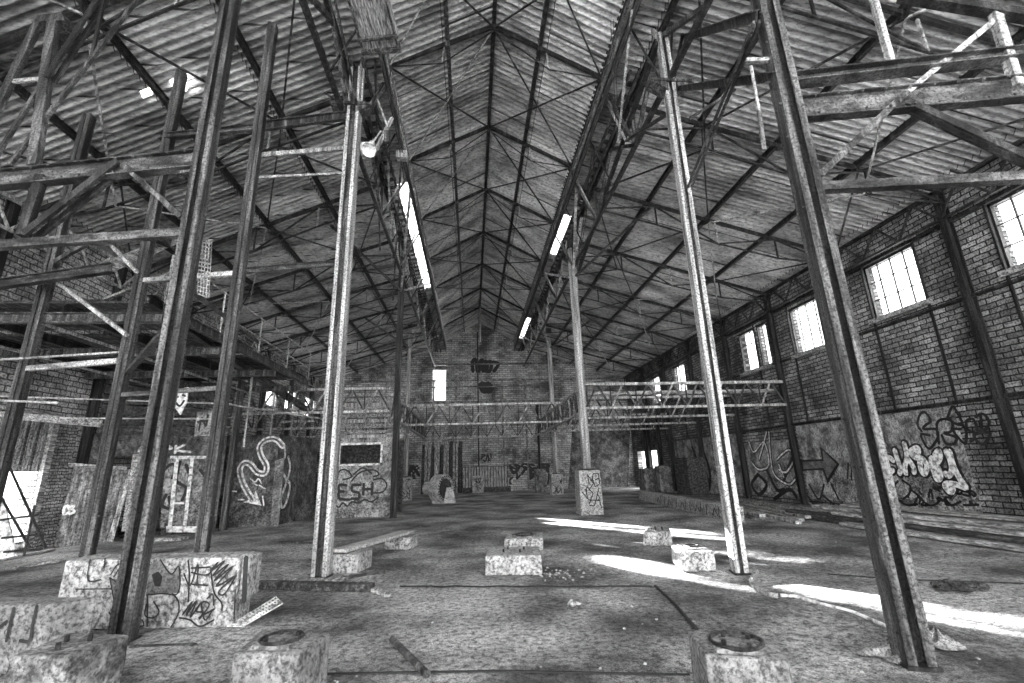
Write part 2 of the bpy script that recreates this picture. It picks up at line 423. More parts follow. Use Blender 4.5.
# ---------------------------------------------------------------- roof
def roof_slope(name, xa, za, xb, zb, label, ncol=5, holes=(), mat='roof'):
    mb = MB(); P = .18; n = int((YE + .3 - YN + 4) / P) * 8; y0 = YN - 2
    nrm = Vector((-(zb - za), 0, xb - xa)).normalized()
    if nrm.z < 0: nrm = -nrm
    for i in range(n + 1):
        y = y0 + i * P / 8; a = .052 * cos(2 * pi * i / 8)
        for k in range(ncol + 1):
            t = k / ncol; X = xa + (xb - xa) * t; Z = za + (zb - za) * t
            yy = fy(y, X)
            mb.v.append(Vector((X, min(yy, YE + .3), Z)) + nrm * (a + .05))
    for i in range(n):
        for k in range(ncol):
            a = i * (ncol + 1) + k; q = (a, a + 1, a + ncol + 2, a + ncol + 1)
            c = sum((mb.v[j] for j in q), Vector()) / 4
            if any(abs(c.x - hx) < hw and abs(c.y - hy) < hd for hx, hy, hw, hd in holes): continue
            mb.f.append(q)
    return tag(mb.build(name, mat, None, True), label, None, None, 'structure')
hp = aP(175, 102, XL, ZE, -.2)
roof_slope('ceiling', XL - .3, ZE - .06, XML, zr(XCL) + .2, 'corrugated sheet roof over the left aisle', 44, [(hp.x, hp.y, .2, .18), (hp.x - .7, hp.y + .1, .1, .06), (XML - .2, 18.3, .24, 4.6)])
roof_slope('ceiling', XR + .3, ZE - .06, XMR, zr(XCR) + .2, 'corrugated sheet roof over the right aisle', 44, [(XMR + .2, 17.2, .24, 1.7), (XMR + .2, 30.5, .24, 2.5)])
roof_slope('ceiling', XML - .02, ZM - .12, XC + .07, ZR, 'left slope of the raised central roof', 4)
tag(MB().slab([(XC - .3, YN - 2, ZR - .02), (XC, YN - 2, ZR + .16), (XC + .3, YN - 2, ZR - .02), (XC + .3, YN - 2, ZR + .06), (XC, YN - 2, ZR + .24), (XC - .3, YN - 2, ZR + .06)], (0, YE + 2.3 - YN, 0)).build('trim_ridge', 'sheet'), 'folded cap along the ridge', None, None, 'structure')
roof_slope('ceiling', XMR + .02, ZM - .12, XC - .07, ZR, 'right slope of the raised central roof', 4)

# ---------------------------------------------------------------- roof steel
def purlin(X, Z, label, w=.09, h=.16, mat='steel_dark', y0=-1, y1=YE):
    o = empty('purlin', (X, 16, Z - h), label, 'purlin', None)
    MB().ibar((X, y0, Z - h / 2), (X, y1, Z - h / 2), w, h, .018).build('beam', mat, o)
    for j in FR:
        y = fy(j, X); MB().box(X - .06, X + .06, y - .06, y + .06, Z - h - .12, Z - h + .02).build('cleat', mat, o)
    return o
for i, X in enumerate((4.15, 5.95, 7.95, 10.0)):
    purlin(X, zr(X) - .02, 'long dark purlin under the right aisle roof, %s out from the columns' % ORD[i])
for i, X in enumerate((-2.8, -4.6, -6.6, -8.7)):
    purlin(X, zr(X) - .02, 'long dark purlin under the left aisle roof, %s out from the columns' % ORD[i])
zm = lambda X: ZM - .2 + (ZR - ZM + .2) * (1 - abs(X - XC) / (XMR + .35 - XC))
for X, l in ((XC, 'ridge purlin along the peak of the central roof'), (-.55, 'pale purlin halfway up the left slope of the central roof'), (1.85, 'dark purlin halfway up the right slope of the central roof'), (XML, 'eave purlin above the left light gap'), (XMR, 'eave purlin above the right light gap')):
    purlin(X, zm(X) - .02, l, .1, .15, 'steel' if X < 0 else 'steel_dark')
def aisle_truss(j, side, lab):
    xa, xb = (XCR, XR - .2) if side > 0 else (XCL, XL + .2)
    n = 4; P = lambda X, z: Vector((X, fy(j, X), z))
    tops = [xa + (xb - xa) * k / n for k in range(n + 1)]
    zb = lambda X: zr(X) - .28 - .85 * (1 - abs((X - xa) / (xb - xa) - .45) * 1.3)
    o = empty('roof_truss', P((xa + xb) / 2, ZE - 1), lab, 'roof truss')
    MB().bar(P(xa, zr(xa) - .2), P(xb, zr(xb) - .2), .07, .11).build('top_chord', 'steel_dark', o)
    zbl = [zr(xa) - .95] + [zr(X) - 1.0 + .08 * abs(k - 1) for k, X in enumerate(tops[1:-1])] + [zr(xb) - .55]
    B = [P(X, z) for X, z in zip(tops, zbl)]; T = [P(X, zr(X) - .24) for X in tops]
    mb = MB()
    for a, b in zip(B, B[1:]): mb.bar(a, b, .045, .045)
    mb.build('bottom_chord', 'rod', o)
    for k in range(n + 1):
        if k < n: MB().bar(T[k], B[k], .045, .045).build('drop_rod', 'rod' if (k + side) % 3 else 'rod_light', o)
    for k in range(n):
        if k % 2 == 0: MB().bar(B[k], T[k + 1], .04, .04).build('brace', 'rod', o)
        else: MB().bar(T[k], B[k + 1], .04, .04).build('brace', 'rod', o)
    return o
for i, j in enumerate(FR):
    aisle_truss(j, 1, 'thin rod roof truss over the right aisle, %s from the camera' % ORD[i])
    aisle_truss(j, -1, 'thin rod roof truss over the left aisle, %s from the camera' % ORD[i])
# plan bracing rods between the frames, in the aisle roofs
for side in (1, -1):
    xs = (4.15, 5.95, 7.95, 10.0, 12.2) if side > 0 else (-2.8, -4.6, -6.6, -8.7, -11.1)
    for i in range(len(FR) - 1):
        o = empty('bracing_rods', ((xs[0] + xs[-1]) / 2, (FR[i] + FR[i + 1]) / 2, ZE - .2), 'slanting bracing rods under the %s aisle roof, bay %s from the camera' % ('right' if side > 0 else 'left', ORD[i]), 'bracing rods')
        for k in range(4):
            a, b = (i, i + 1) if (k + i) % 2 else (i + 1, i)
            za = zr(xs[k]) - .3; zb_ = zr(xs[k + 1]) - (.3 if k % 2 else .95)
            MB().bar((xs[k], fy(FR[a], xs[k]), za), (xs[k + 1], fy(FR[b], xs[k + 1]), zb_), .04, .04).build('rod', 'rod' if k != 2 else 'rod_light', o)
def monitor_frame(j, lab, nxt=None):
    P = lambda X, z: Vector((X, fy(j, X), z))
    o = empty('roof_frame', P(XC, ZM), lab, 'roof frame')
    for s, xe in ((-1, XML), (1, XMR)):
        MB().bar(P(XC, zm(XC) - .16), P(xe, zm(xe) - .16), .06, .11).build('rafter', 'steel_dark', o)
        xm = (XC + xe) / 2 - .03 * s
        MB().bar(P(xm, zm(xm) - .2), P(xm + .05 * s, zm(xm) - .75), .03, .03).build('drop_rod', 'rod_light', o)
        mb = MB().bar(P(xm + .05 * s, zm(xm) - .75), P(xe, zm(xe) - .2), .024, .024).bar(P(xm + .05 * s, zm(xm) - .75), P(XC, zm(XC) - .3), .024, .024)
        mb.build('tie_rod', 'rod', o)
        if nxt:
            y2 = lambda X: fy(nxt, X)
            MB().bar(P(XC, zm(XC) - .2), (xe, y2(xe), zm(xe) - .2), .036, .036).build('bracing_rod', 'rod_light' if s < 0 else 'rod', o)
            MB().bar(P(xe, zm(xe) - .2), (XC, y2(XC), zm(XC) - .2), .036, .036).build('bracing_rod', 'rod', o)
    return o
for i, j in enumerate(FR):
    monitor_frame(j, 'dark rafter pair under the central ridge, %s from the camera' % ORD[i], FR[i + 1] if i + 1 < len(FR) else None)
def row_girder(X, Xm, side, label):
    """deep longitudinal girder on top of a column row, carrying the clerestory"""
    o = empty('column_row_girder', (X, 16, 9.0), label, 'lattice girder')
    zt, zb = ZT - .1, 9.4
    MB().bar((X, 1, zb), (X, YE, zb), .1, .1).build('bottom_chord', 'steel_dark', o)
    MB().bar((Xm, 1, ZM - .32), (Xm, YE, ZM - .32), .08, .1).build('clerestory_rail', 'steel', o)
    MB().bar((Xm, 1, ZT + .12), (Xm, YE, ZT + .12), .08, .08).build('clerestory_sill', 'steel_dark', o)
    for i, j in enumerate(FR):
        y = fy(j, X)
        MB().bar((X, y, zb), (X, y, zt), .08, .08).build('post', 'steel', o)
        MB().bar((Xm, fy(j, Xm), ZT), (Xm, fy(j, Xm), ZM - .2), .07, .07).build('clerestory_post', 'steel', o)
        MB().bar((X, y, zb), (Xm, fy(j, Xm), ZT + .12), .05, .06).build('strut', 'steel', o)
        MB().bar((X, y, zb), (Xm, fy(j, Xm), ZM - .35), .045, .045).build('strut', 'steel_light' if i % 2 else 'steel', o)
        if i + 1 < len(FR):
            y2 = fy(FR[i + 1], X); ymid = (y + y2) / 2
            MB().bar((X, y, zb), (X, ymid, zt), .09, .09).build('brace', 'steel', o)
            MB().bar((X, ymid, zt), (X, y2, zb), .09, .09).build('brace', 'steel_light' if i > 2 else 'steel', o)
            MB().bar((X, ymid, zb), (Xm, ymid, ZM - .3), .035, .035).build('brace', 'rod', o)
    return o
row_girder(XCR, XMR, 1, 'deep dark lattice girder over the right column row under the light gap')
row_girder(XCL, XML, -1, 'deep dark lattice girder over the left column row under the light gap')
# battens under the inward lip of each aisle roof, and louvre panels in the clerestory
for side, xo, xi, nm in ((1, XCR, XMR, 'right'), (-1, XCL, XML, 'left')):
    o = empty('slatted_soffit', ((xo + xi) / 2, 18, 10.0), 'dark ladder-like slatted strip beside the %s light gap' % nm, 'slatted strip')
    y = 9.0
    while y < YE - .5:
        MB().bar((xo, y, zr(xo) - .1), (xi + side * .38, y, zr(xo) + .0), .12, .05).build('slat', 'wood_dark', o); y += .42
    for xx in (xo + (xi - xo) * .2, xo + (xi - xo) * .5): MB().bar((xx, 8.5, zr(xo) - .16), (xx, YE, zr(xo) - .16), .06, .08).build('rail', 'wood_dark', o)
    o = empty('louvre_strip', (xi, 18, 10.3), 'louvred panels closing part of the %s clerestory' % nm, 'louvres')
    openb = []
    MB().box(xi - .015, xi + .015, 1, YE, ZT - .17, ZT + .18).build('sun_baffle', 'wood_dark', o)  # added board, stops the sun slipping in below the louvres
    for a, b in zip(FR + [YE], (FR + [YE])[1:]):
        n = 3
        for q in range(n):
            ya = a + (b - a) * q / n; yb = a + (b - a) * (q + 1) / n; ym = (ya + yb) / 2
            if any(u < ym < v for u, v in openb): continue
            mb = MB()
            for z in (ZT + .14, ZT + .26, ZT + .38, ZT + .5, ZT + .6): mb.slab([(xi + side * .06, ya, z - .02), (xi + side * .06, yb, z - .02), (xi - side * .02, yb, z + .13), (xi - side * .02, ya, z + .13)], (side * .012, 0, 0))
            mb.build('louvre_panel', 'sheet', o)

# ---------------------------------------------------------------- columns
def h_column(p, top, w, d, yaw, label, mats=('steel', 'steel_dark'), base=True, batten=False, name='steel_column', extra=()):
    p = Vector(p); o = empty(name, p, label, 'column')
    u = Vector((cos(yaw), sin(yaw), 0)); v = Vector((-sin(yaw), cos(yaw), 0))
    q = Vector((p.x, p.y, top))
    for s in (-1, 1):
        MB().chan(p + u * (s * w / 2), q + u * (s * w / 2), d, .07, .016, tuple(-u * s)).build('flange', mats[0], o)
    MB().bar(p, q, .02 if not batten else .015, d * .5, tuple(v)) if False else None
    c = MB().hexa([p + u * a + v * b for a, b in ((-w * .46, -.015), (w * .46, -.015), (w * .46, .015), (-w * .46, .015))],
                  [q + u * a + v * b for a, b in ((-w * .46, -.015), (w * .46, -.015), (w * .46, .015), (-w * .46, .015))])
    c.build('web', mats[1], o)
    if base:
        MB().slab([p + u * a + v * b for a, b in ((-w * .6, -d * .62), (w * .6, -d * .62), (w * .6, d * .62), (-w * .6, d * .62))], (0, 0, .025)).build('base_plate', 'steel_dark', o)
    if batten:
        mb = MB(); z = p.z + .5
        while z < top:
            for s in (-1, 1): mb.slab([Vector((p.x, p.y, z)) + v * (s * d / 2) + u * a for a in (-w * .5, w * .5)] + [Vector((p.x, p.y, z + .12)) + v * (s * d / 2) + u * a for a in (w * .5, -w * .5)], v * (s * .012))
            z += 1.15
        mb.build('batten_plates', mats[0], o)
    if True:
        mb = MB(); z = p.z + .25
        while z < top:
            for s in (-1, 1):
                for e in (-.3, .3): mb.lathe(Vector((p.x, p.y, z)) + u * (s * (w / 2)) + v * (e * d) , u * s, [(.014, 0), (.012, .012), (.004, .018)], 6)
            z += .45
        tag(mb.build('rivets', mats[0], o), kind='stuff')
    return o
zc = lambda X: zr(X) - .22
CR = []
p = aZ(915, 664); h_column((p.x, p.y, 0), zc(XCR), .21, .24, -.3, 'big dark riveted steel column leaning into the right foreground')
RR = p.copy()
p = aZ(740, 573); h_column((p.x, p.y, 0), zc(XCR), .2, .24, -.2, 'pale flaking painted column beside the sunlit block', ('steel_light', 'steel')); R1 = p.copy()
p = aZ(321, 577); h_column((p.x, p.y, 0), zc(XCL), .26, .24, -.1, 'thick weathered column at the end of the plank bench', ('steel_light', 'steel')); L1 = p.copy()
LC = Vector((-3.75, 5.93, 0)); h_column(LC, zr(-3.75) - .2, .2, .22, .15, 'large dark channel column in front of the graffiti block', ('steel', 'steel_dark'))
SL = -(ZT - ZE) / (XCL - XL)
LD = aP(274, 20, XL, ZE, SL); LD.z = 0; h_column(LD, zr(-3.68) - .2, .15, .17, .1, 'slim column rising behind the right half of the graffiti block', ('steel', 'steel'))
LB = aP(183, 67, XL, ZE, SL); LB.z = 0; h_column(LB, zr(-5.68) - .2, .15, .17, .1, 'column with bright edge behind the left end of the graffiti block', ('steel', 'steel_light'))
LA = aP(91, 111, XL, ZE, SL); LA.z = 0; h_column(LA, zr(-7.8) - .2, .16, .18, .1, 'leftmost tall column with a pale pipe edge', ('steel', 'steel_light'))
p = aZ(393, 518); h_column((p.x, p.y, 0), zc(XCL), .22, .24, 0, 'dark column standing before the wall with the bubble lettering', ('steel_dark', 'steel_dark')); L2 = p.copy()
p = aZ(223, 530); h_column((p.x, p.y, 0), 4.9, .16, .2, 0, 'short dark column beside the white arrow graffiti', ('steel', 'steel_dark'))
def pedestal(p, w, h, label, gr=0, name='concrete_pedestal', mat='concrete'):
    p = Vector((p.x, p.y, 0)); o = empty(name, p, label, 'pedestal')
    a, b = w / 2, w / 2 * .93
    MB().hexa([p + Vector(q) for q in ((-a, -a, 0), (a, -a, 0), (a, a, 0), (-a, a, 0))], [p + Vector(q) for q in ((-b, -b, h), (b, -b, h), (b, b, h), (-b, b, h))]).build('body', mat, o, bevel=.03)
    if gr:
        r = random.Random(gr); mb = MB()
        for k in range(9):
            x = r.uniform(-.3, .3) * w; z = r.uniform(.2, .8) * h; pts = [(x, z)]
            for q in range(3): pts.append((max(-.4 * w, min(.4 * w, pts[-1][0] + r.uniform(-.3, .3) * w)), max(.1 * h, min(.92 * h, pts[-1][1] + r.uniform(-.25, .25) * h))))
            for c, d in zip(pts, pts[1:]): mb.bar(p + Vector((c[0], -a - .002 + (a - b) * c[1] / h, c[1])), p + Vector((d[0], -a - .002 + (a - b) * d[1] / h, d[1])), .035, .008, (0, -1, 0))
        mb.build('graffiti', 'black', o)
    return o
def round_column(p, z0, z1, r, mat, label):
    o = empty('steel_column', (p.x, p.y, z0), label, 'column')
    MB().tube([(p.x, p.y, z0), (p.x, p.y, z1)], r, 14).build('shaft', mat, o, True)
    MB().box(p.x - r * 1.5, p.x + r * 1.5, p.y - r * 1.5, p.y + r * 1.5, z0, z0 + .05).build('base_plate', 'steel_dark', o)
    MB().box(p.x - r * 1.2, p.x + r * 1.2, p.y - r * 1.2, p.y + r * 1.2, z1 - .3, z1).build('cap', 'steel_dark', o)
R2 = aZ(592, 515); R2.y += .3
pedestal(R2, .82, 1.5, 'tall graffiti covered concrete pedestal in the middle of the hall', 3)
round_column(R2, 1.5, zc(R2.x), .17, 'steel_light', 'pale round column standing on the tall graffiti pedestal')
R3 = aZ(557, 495); pedestal(R3, .72, 1.2, 'small pedestal behind and left of the tall one', 4)
round_column(R3, 1.2, zc(R3.x), .14, 'steel_light', 'slim white column on the second pedestal')
L3 = aZ(405, 501); pedestal(L3, .75, 1.3, 'pedestal at the left of the electric motor', 5)
round_column(L3, 1.3, zc(XCL), .11, 'steel_light', 'thin white column left of the motor')
pedestal(aZ(478, 493), .8, 1.15, 'pedestal in front of the slatted pallets at the end wall', 6)
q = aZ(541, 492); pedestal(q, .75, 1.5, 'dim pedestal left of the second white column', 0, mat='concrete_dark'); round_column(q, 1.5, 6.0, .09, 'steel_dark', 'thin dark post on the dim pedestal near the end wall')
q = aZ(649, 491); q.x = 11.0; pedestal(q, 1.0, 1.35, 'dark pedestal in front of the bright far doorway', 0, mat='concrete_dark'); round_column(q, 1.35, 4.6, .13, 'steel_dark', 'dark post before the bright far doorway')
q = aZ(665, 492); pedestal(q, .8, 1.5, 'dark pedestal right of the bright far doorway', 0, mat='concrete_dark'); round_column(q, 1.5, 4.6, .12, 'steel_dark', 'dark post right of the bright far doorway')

# long knee braces and members around the columns, each a separate beam
def beam(name, p, q, w, h, mat, label, kind='bar', cat='beam', rivet=False, up=None):
    if mat in ('steel', 'steel_light') and abs((Vector(q) - Vector(p)).normalized().z) < .5: mat += '_h'
    mb = MB()
    if kind == 'bar': mb.bar(p, q, w, h, up)
    elif kind == 'i': mb.ibar(p, q, w, h, min(w, h) * .12, up)
    elif kind == 'double':
        a, u = frame(Vector(q) - Vector(p))
        for s in (-1, 1): mb.bar(Vector(p) + a * s * w / 2, Vector(q) + a * s * w / 2, w * .32, h)
    elif kind == 'tube': mb.tube([p, q], w / 2, 10)
    elif kind == 'ang': mb.ang(p, q, w, w * .14, up)
    if not rivet: return tag(mb.build(name, mat), label, cat)
    o = empty(name, Vector(p), label, cat); mb.build('web', mat, o)
    r = MB(); n = int((Vector(q) - Vector(p)).length / .25); a, u = frame(Vector(q) - Vector(p))
    for k in range(n):
        c = lerp(p, q, (k + .5) / n)
        for s in (-1, 1): r.lathe(c - a * s * w * .5 * (1) + u * (h * .38), -a * s, [(.018, 0), (.012, .014)], 6); r.lathe(c - a * s * w * .5 - u * (h * .38), -a * s, [(.018, 0), (.012, .014)], 6)
    tag(r.build('rivets', mat, o), kind='stuff'); return o
kR = -.2
PR = lambda x, y: aY(x, y, RR.y, kR, RR.x)
PL = lambda x, y: aY(x, y, LC.y, -.15, LC.x)
# right foreground frame
beam('tie_beam', PR(796, 80), PR(1060, 50), .16, .13, 'steel', 'upper of three steel beams running right from the big right column', 'i')
beam('girder', PR(803, 109), PR(1070, 84), .12, .3, 'steel', 'thick riveted girder running right from the big right column', 'i', rivet=True)
beam('tie_beam', PR(820, 188), PR(1070, 175), .1, .1, 'steel', 'lowest dark beam running right from the big right column')
beam('diagonal_brace', PR(818, 177), PR(905, 94), .08, .07, 'steel', 'diagonal brace rising from the right column to the riveted girder', 'double')
beam('diagonal_brace', PR(905, 94), PR(1005, 12), .05, .06, 'steel_light', 'pale diagonal rod crossing above the riveted girder')
beam('diagonal_brace', PR(905, 104), PR(1050, 172), .09, .08, 'steel_dark', 'dark diagonal brace falling right from the riveted girder', 'double')
beam('post', PR(871, -10), PR(891, 63), .07, .06, 'steel_light', 'pale slanting post above the upper right beam')
beam('post', PR(995, 14), PR(1017, 86), .1, .08, 'steel_light', 'bright post between the two upper right beams')
beam('tie_beam', PR(900, -4), PR(1060, 22), .12, .1, 'steel_dark', 'dark beam across the top right corner')
hang = [PR(750, 66), PR(758, 112), PR(764, 150)]
beam('hanging_strip', PR(751, 66), PR(759, 112), .03, .02, 'steel_light', 'thin pale strip hanging left of the right column')
MB().bar(PR(759, 111), PR(764, 150), .05, .02).build('board_end', 'steel', [o_ for o_ in COL.objects if o_.name == 'hanging_strip'][0])
beam('bracket', PR(746, 61), PR(770, 60), .05, .05, 'steel_light', 'short pale bracket on the left of the right column')
# R1 <-> RR
def colpt(c, x, y):  # point on the vertical plane facing the camera through column c
    return aY(x, y, c.y)
r1 = lambda x, y: aY(x, y, R1.y); rr = lambda x, y: aY(x, y, RR.y)
beam('tie_beam', r1(678, 89), rr(772, 77), .14, .12, 'steel', 'speckled steel beam tying the pale column to the big right column', 'i')
beam('tie_beam', r1(684, 38), rr(757, 16), .12, .14, 'steel', 'upper speckled beam between the pale column and the right column', 'i')
beam('diagonal_brace', r1(688, 191), rr(757, 22), .07, .06, 'steel', 'double rod falling from the right column to the pale column', 'double')
beam('diagonal_brace', r1(672, 86), r1(694, -20), .06, .06, 'steel_dark', 'dark diagonal springing up from the pale column head')
beam('diagonal_brace', r1(668, 86), r1(672, -20), .08, .06, 'steel', 'upright double rod beside the pale column head', 'double')
beam('diagonal_brace', r1(657, 37), aY(628, -4, 8.6), .09, .07, 'steel_light', 'bright strut meeting the pale column from the upper left')
beam('knee_brace', r1(657, 43), aY(579, 270, R2.y), .09, .12, 'steel_dark', 'long dark brace from the pale column head to the pedestal column')
beam('diagonal_brace', r1(664, 116), aY(626, 141, 9.5), .06, .06, 'steel_dark', 'short dark strut left of the pale column')
beam('diagonal_brace', aY(626, 141, 9.5), aY(601, 90, 9.9), .05, .05, 'steel_light', 'pale strut rising to the right light gap')
beam('diagonal_brace', r1(690, 118), r1(735, 90), .05, .05, 'steel', 'short strut between pale column and tie beam')
# brackets on the columns
for c, x, y, nm in ((R1, 670, 90, 'pale column head'), (L1, 352, 112, 'bench column head')):
    q = aY(x, y, c.y)
    mb = MB()
    for s in (-1, 1): mb.slab([q + Vector((s * .1, -.14, -.12)), q + Vector((s * .45, -.14, .1)), q + Vector((s * .45, -.14, .16)), q + Vector((s * .1, -.14, .1))], (0, .28, 0))
    mb.box(q.x - .46, q.x + .46, q.y - .16, q.y - .12, q.z + .08, q.z + .15)
    tag(mb.build('gusset_bracket', 'steel'), 'flared steel bracket on the ' + nm, 'bracket')
# left foreground frame
beam('girder', PL(-40, 184), PL(196, 160), .14, .28, 'steel', 'thick riveted girder running left from the dark channel column', 'i', rivet=True)
tag(MB().slab([PL(174, 153) , PL(196, 151), PL(196, 170), PL(176, 174)], (0, .1, 0)).build('splice_plate', 'steel'), 'bolted plate joining the riveted girder to the left column', 'plate')
beam('tie_beam', PL(-40, 248), PL(184, 233), .1, .12, 'steel', 'lower steel beam running left from the dark channel column')
beam('diagonal_brace', PL(30, 236), PL(122, 164), .14, .1, 'steel_dark', 'wide dark double brace below the left riveted girder', 'double')
beam('diagonal_brace', PL(122, 164), PL(183, 218), .08, .06, 'steel', 'thinner brace falling right from the left riveted girder', 'double')
beam('post', PL(23, 236), PL(42, 176), .12, .1, 'steel_dark', 'dark leaning post between the two left beams')
beam('post', PL(34, 166), PL(54, 22), .13, .1, 'steel', 'upright leg of the trestle on the left girder')
beam('diagonal_brace', PL(-4, 112), PL(38, 24), .1, .08, 'steel', 'slanting outer leg of the trestle at the upper left')
tag(MB().slab([PL(33, 22), PL(64, 20), PL(62, 12), PL(37, 15)], (0, .45, 0)).build('cap_plate', 'steel'), 'flat plate capping the trestle at the upper left', 'plate')
beam('tie_beam', PL(8, 82), PL(44, 79), .04, .06, 'steel_light', 'short pale rail across the trestle legs')
beam('diagonal_brace', PL(-6, 160), PL(42, 84), .05, .05, 'steel', 'thin brace behind the trestle leg')
beam('diagonal_brace', PL(50, 80), PL(106, -6), .11, .08, 'steel_dark', 'dark double brace rising right of the trestle', 'double')
beam('diagonal_brace', PL(92, 56), PL(105, -4), .04, .04, 'steel_dark', 'thin dark hanger beside the trestle brace')
beam('diagonal_brace', PL(10, 165), PL(140, -4), .05, .05, 'steel', 'long speckled flat bar crossing the upper left')
# D / C / L1 ties
ld = lambda x, y: aY(x, y, LD.y); l1 = lambda x, y: aY(x, y, L1.y); lc = lambda x, y: aY(x, y, LC.y); lb = lambda x, y: aY(x, y, LB.y)
beam('tie_beam', ld(256, 127), l1(350, 115), .12, .16, 'steel', 'thick tie beam between the slim column and the bench column', 'i')
beam('tie_beam', ld(252, 156), l1(346, 148), .07, .08, 'steel_light', 'pale tie beam below the thick one at the bench column')
beam('tie_beam', ld(249, 178), l1(344, 173), .04, .04, 'steel_light', 'thin third tie beam at the bench column')
beam('tie_beam', ld(241, 271), l1(336, 263), .1, .1, 'steel', 'middle height tie beam between slim column and bench column', 'i')
beam('tie_beam', lb(160, 137), ld(256, 128), .1, .12, 'steel', 'rusted tie beam behind the dark channel column', 'i')
beam('tie_beam', lb(140, 281), ld(243, 273), .08, .08, 'steel_light', 'pale rail behind the channel column at platform height')
beam('diagonal_brace', l1(356, 110), aY(331, -6, 6.6), .1, .08, 'steel', 'double strut rising left from the bench column head', 'double')
beam('post', l1(360, 112), aY(364, 44, L1.y), .09, .09, 'steel_light', 'stub post above the bench column bracket')
beam('diagonal_brace', aY(391, 78, 8.6), aY(415, 250, 16), .06, .05, 'steel', 'long double rod falling away right of the lamp', 'double')
beam('diagonal_brace', l1(346, 108), aY(300, 75, 10.5), .04, .04, 'rod', 'thin rod rising left to the roof from the bench column')
beam('diagonal_brace', l1(332, 258), l1(304, 310), .05, .05, 'steel_light', 'short pale knee brace on the bench column') if False else None
beam('diagonal_brace', lb(128, 372), lc(176, 318), .08, .07, 'steel', 'diagonal board between bright column and channel column')
beam('tie_beam', lb(118, 395), ld(222, 388), .06, .07, 'steel', 'low tie rail behind the channel column')
beam('tie_beam', aY(22, 369, LA.y), lb(118, 361), .08, .09, 'steel_light', 'pale horizontal rail between the two leftmost columns')
beam('pipe_rail', aY(-20, 361, LA.y - .3), lb(122, 352), .04, .04, 'steel_light', 'bright thin pipe above the pale rail on the left', 'tube')
beam('pipe_rail', aY(-10, 400, 8.4), aY(58, 403, 8.2), .04, .05, 'steel_light', 'short bright pipe at the left edge', 'tube')
for x, y, c in ((118, 361, LB), (90, 341, LA) , (30, 341, LA)):
    pass
beam('hanger_rod', aY(375, 60, 8.8), aY(380, 250, 15), .05, .05, 'steel', 'first of the long thin rods falling away behind the lamp')
beam('hanger_rod', aY(384, 58, 9.2), aY(392, 262, 17), .06, .05, 'steel_light', 'second, paler long rod falling away behind the lamp')
beam('hanger_rod', aY(401, 160, 11), aY(393, 300, 17.5), .05, .05, 'steel', 'rod slanting back from the left light gap to the dark column')
tag(MB().box(*[v for a_ in zip(aY(402, 156, 11) - Vector((.14, .1, .1)), aY(402, 156, 11) + Vector((.14, .1, .12))) for v in a_]).build('junction_box', 'steel_light'), 'small pale box fixed under the left light gap', 'box')
beam('diagonal_brace', aY(392, 118, 9.0), aY(376, 150, 8.6), .07, .06, 'steel_light', 'short bright bar slanting above the flood lamp')
beam('diagonal_brace', aY(578, 268, R2.y - .2), aY(600, 100, 10.2), .07, .06, 'steel', 'double rod rising from the pedestal column head', 'double')
beam('diagonal_brace', aY(618, 140, 9.8), aY(612, 20, 7.4), .06, .05, 'steel', 'pair of long rods left of the pale column', 'double')
beam('diagonal_brace', aY(618, 142, 9.8), aY(632, 10, 7.2), .05, .05, 'steel_light', 'bright rod left of the pale column')
beam('upper_deck_beam', lb(62, 262) + Vector((0, .6, 0)), aY(182, 236, 10.5), .16, .2, 'wood', 'pale timber edge of the upper deck at the left')
beam('upper_deck_beam', aY(150, 232, 9.4), aY(212, 276, 13), .16, .2, 'wood_dark', 'dark timber running back behind the channel column')
beam('diagonal_brace', aY(104, 300, 9), aY(185, 268, 9.5), .14, .04, 'wood', 'slanted loose board above the platform')
for c_, s_, nm in ((R2, 1, 'pedestal column'), (R3, 1, 'second white column'), (L2, -1, 'dark column by the lettered wall'), (L3, -1, 'thin white column')):
    hd = Vector((c_.x, c_.y, 9.0)); xm_ = XMR if s_ > 0 else XML
    for dy, ds in ((-4.6, 'nearer'), (4.6, 'farther')):
        beam('raking_strut', hd, (xm_, c_.y + dy, ZM - .3), .09, .09, 'steel_light', '%s raking strut from the %s up to the light gap' % (ds, nm))
        beam('raking_strut', hd, (c_.x + s_ * 1.9, c_.y + dy * .8, zr(c_.x + s_ * 1.9) - .25), .08, .08, 'steel', '%s raking strut from the %s out to the aisle roof' % (ds, nm))
# wooden box beam above the bench column
def wood_beam():
    q = [aY(344, -2, 4.2), aY(382, -2, 4.2), aY(398, 46, 6.3), aY(363, 50, 6.3)]
    z0 = aY(362, 50, 6.3).z
    a0, a1 = aZ(340, -30, z0 + .0), aZ(378, -30, z0); b0, b1 = aZ(363, 50, z0), aZ(398, 47, z0)
    o = empty('timber_beam', b0, 'weathered boxed timber beam end hanging over the bench column', 'timber beam')
    MB().slab([a0, a1, b1, b0], (0, 0, .28)).build('boards', 'wood', o)
    d = (b1 - b0).normalized()
    MB().bar(b0 - d * .03 + Vector((0, .03, .02)), b1 + d * .03 + Vector((0, .03, .02)), .08, .12).build('end_plate', 'steel', o)
    MB().bar(b0 - d * .03 + Vector((0, -.22, -.03)), b1 + d * .03 + Vector((0, -.22, -.03)), .06, .05).build('cross_bar', 'steel', o)
    for s, e in ((a0, b0), (a1, b1)): MB().bar(s + Vector((0, 0, -.01)), e + Vector((0, 0, -.01)), .03, .04).build('edge_strip', 'steel', o)
wood_beam()
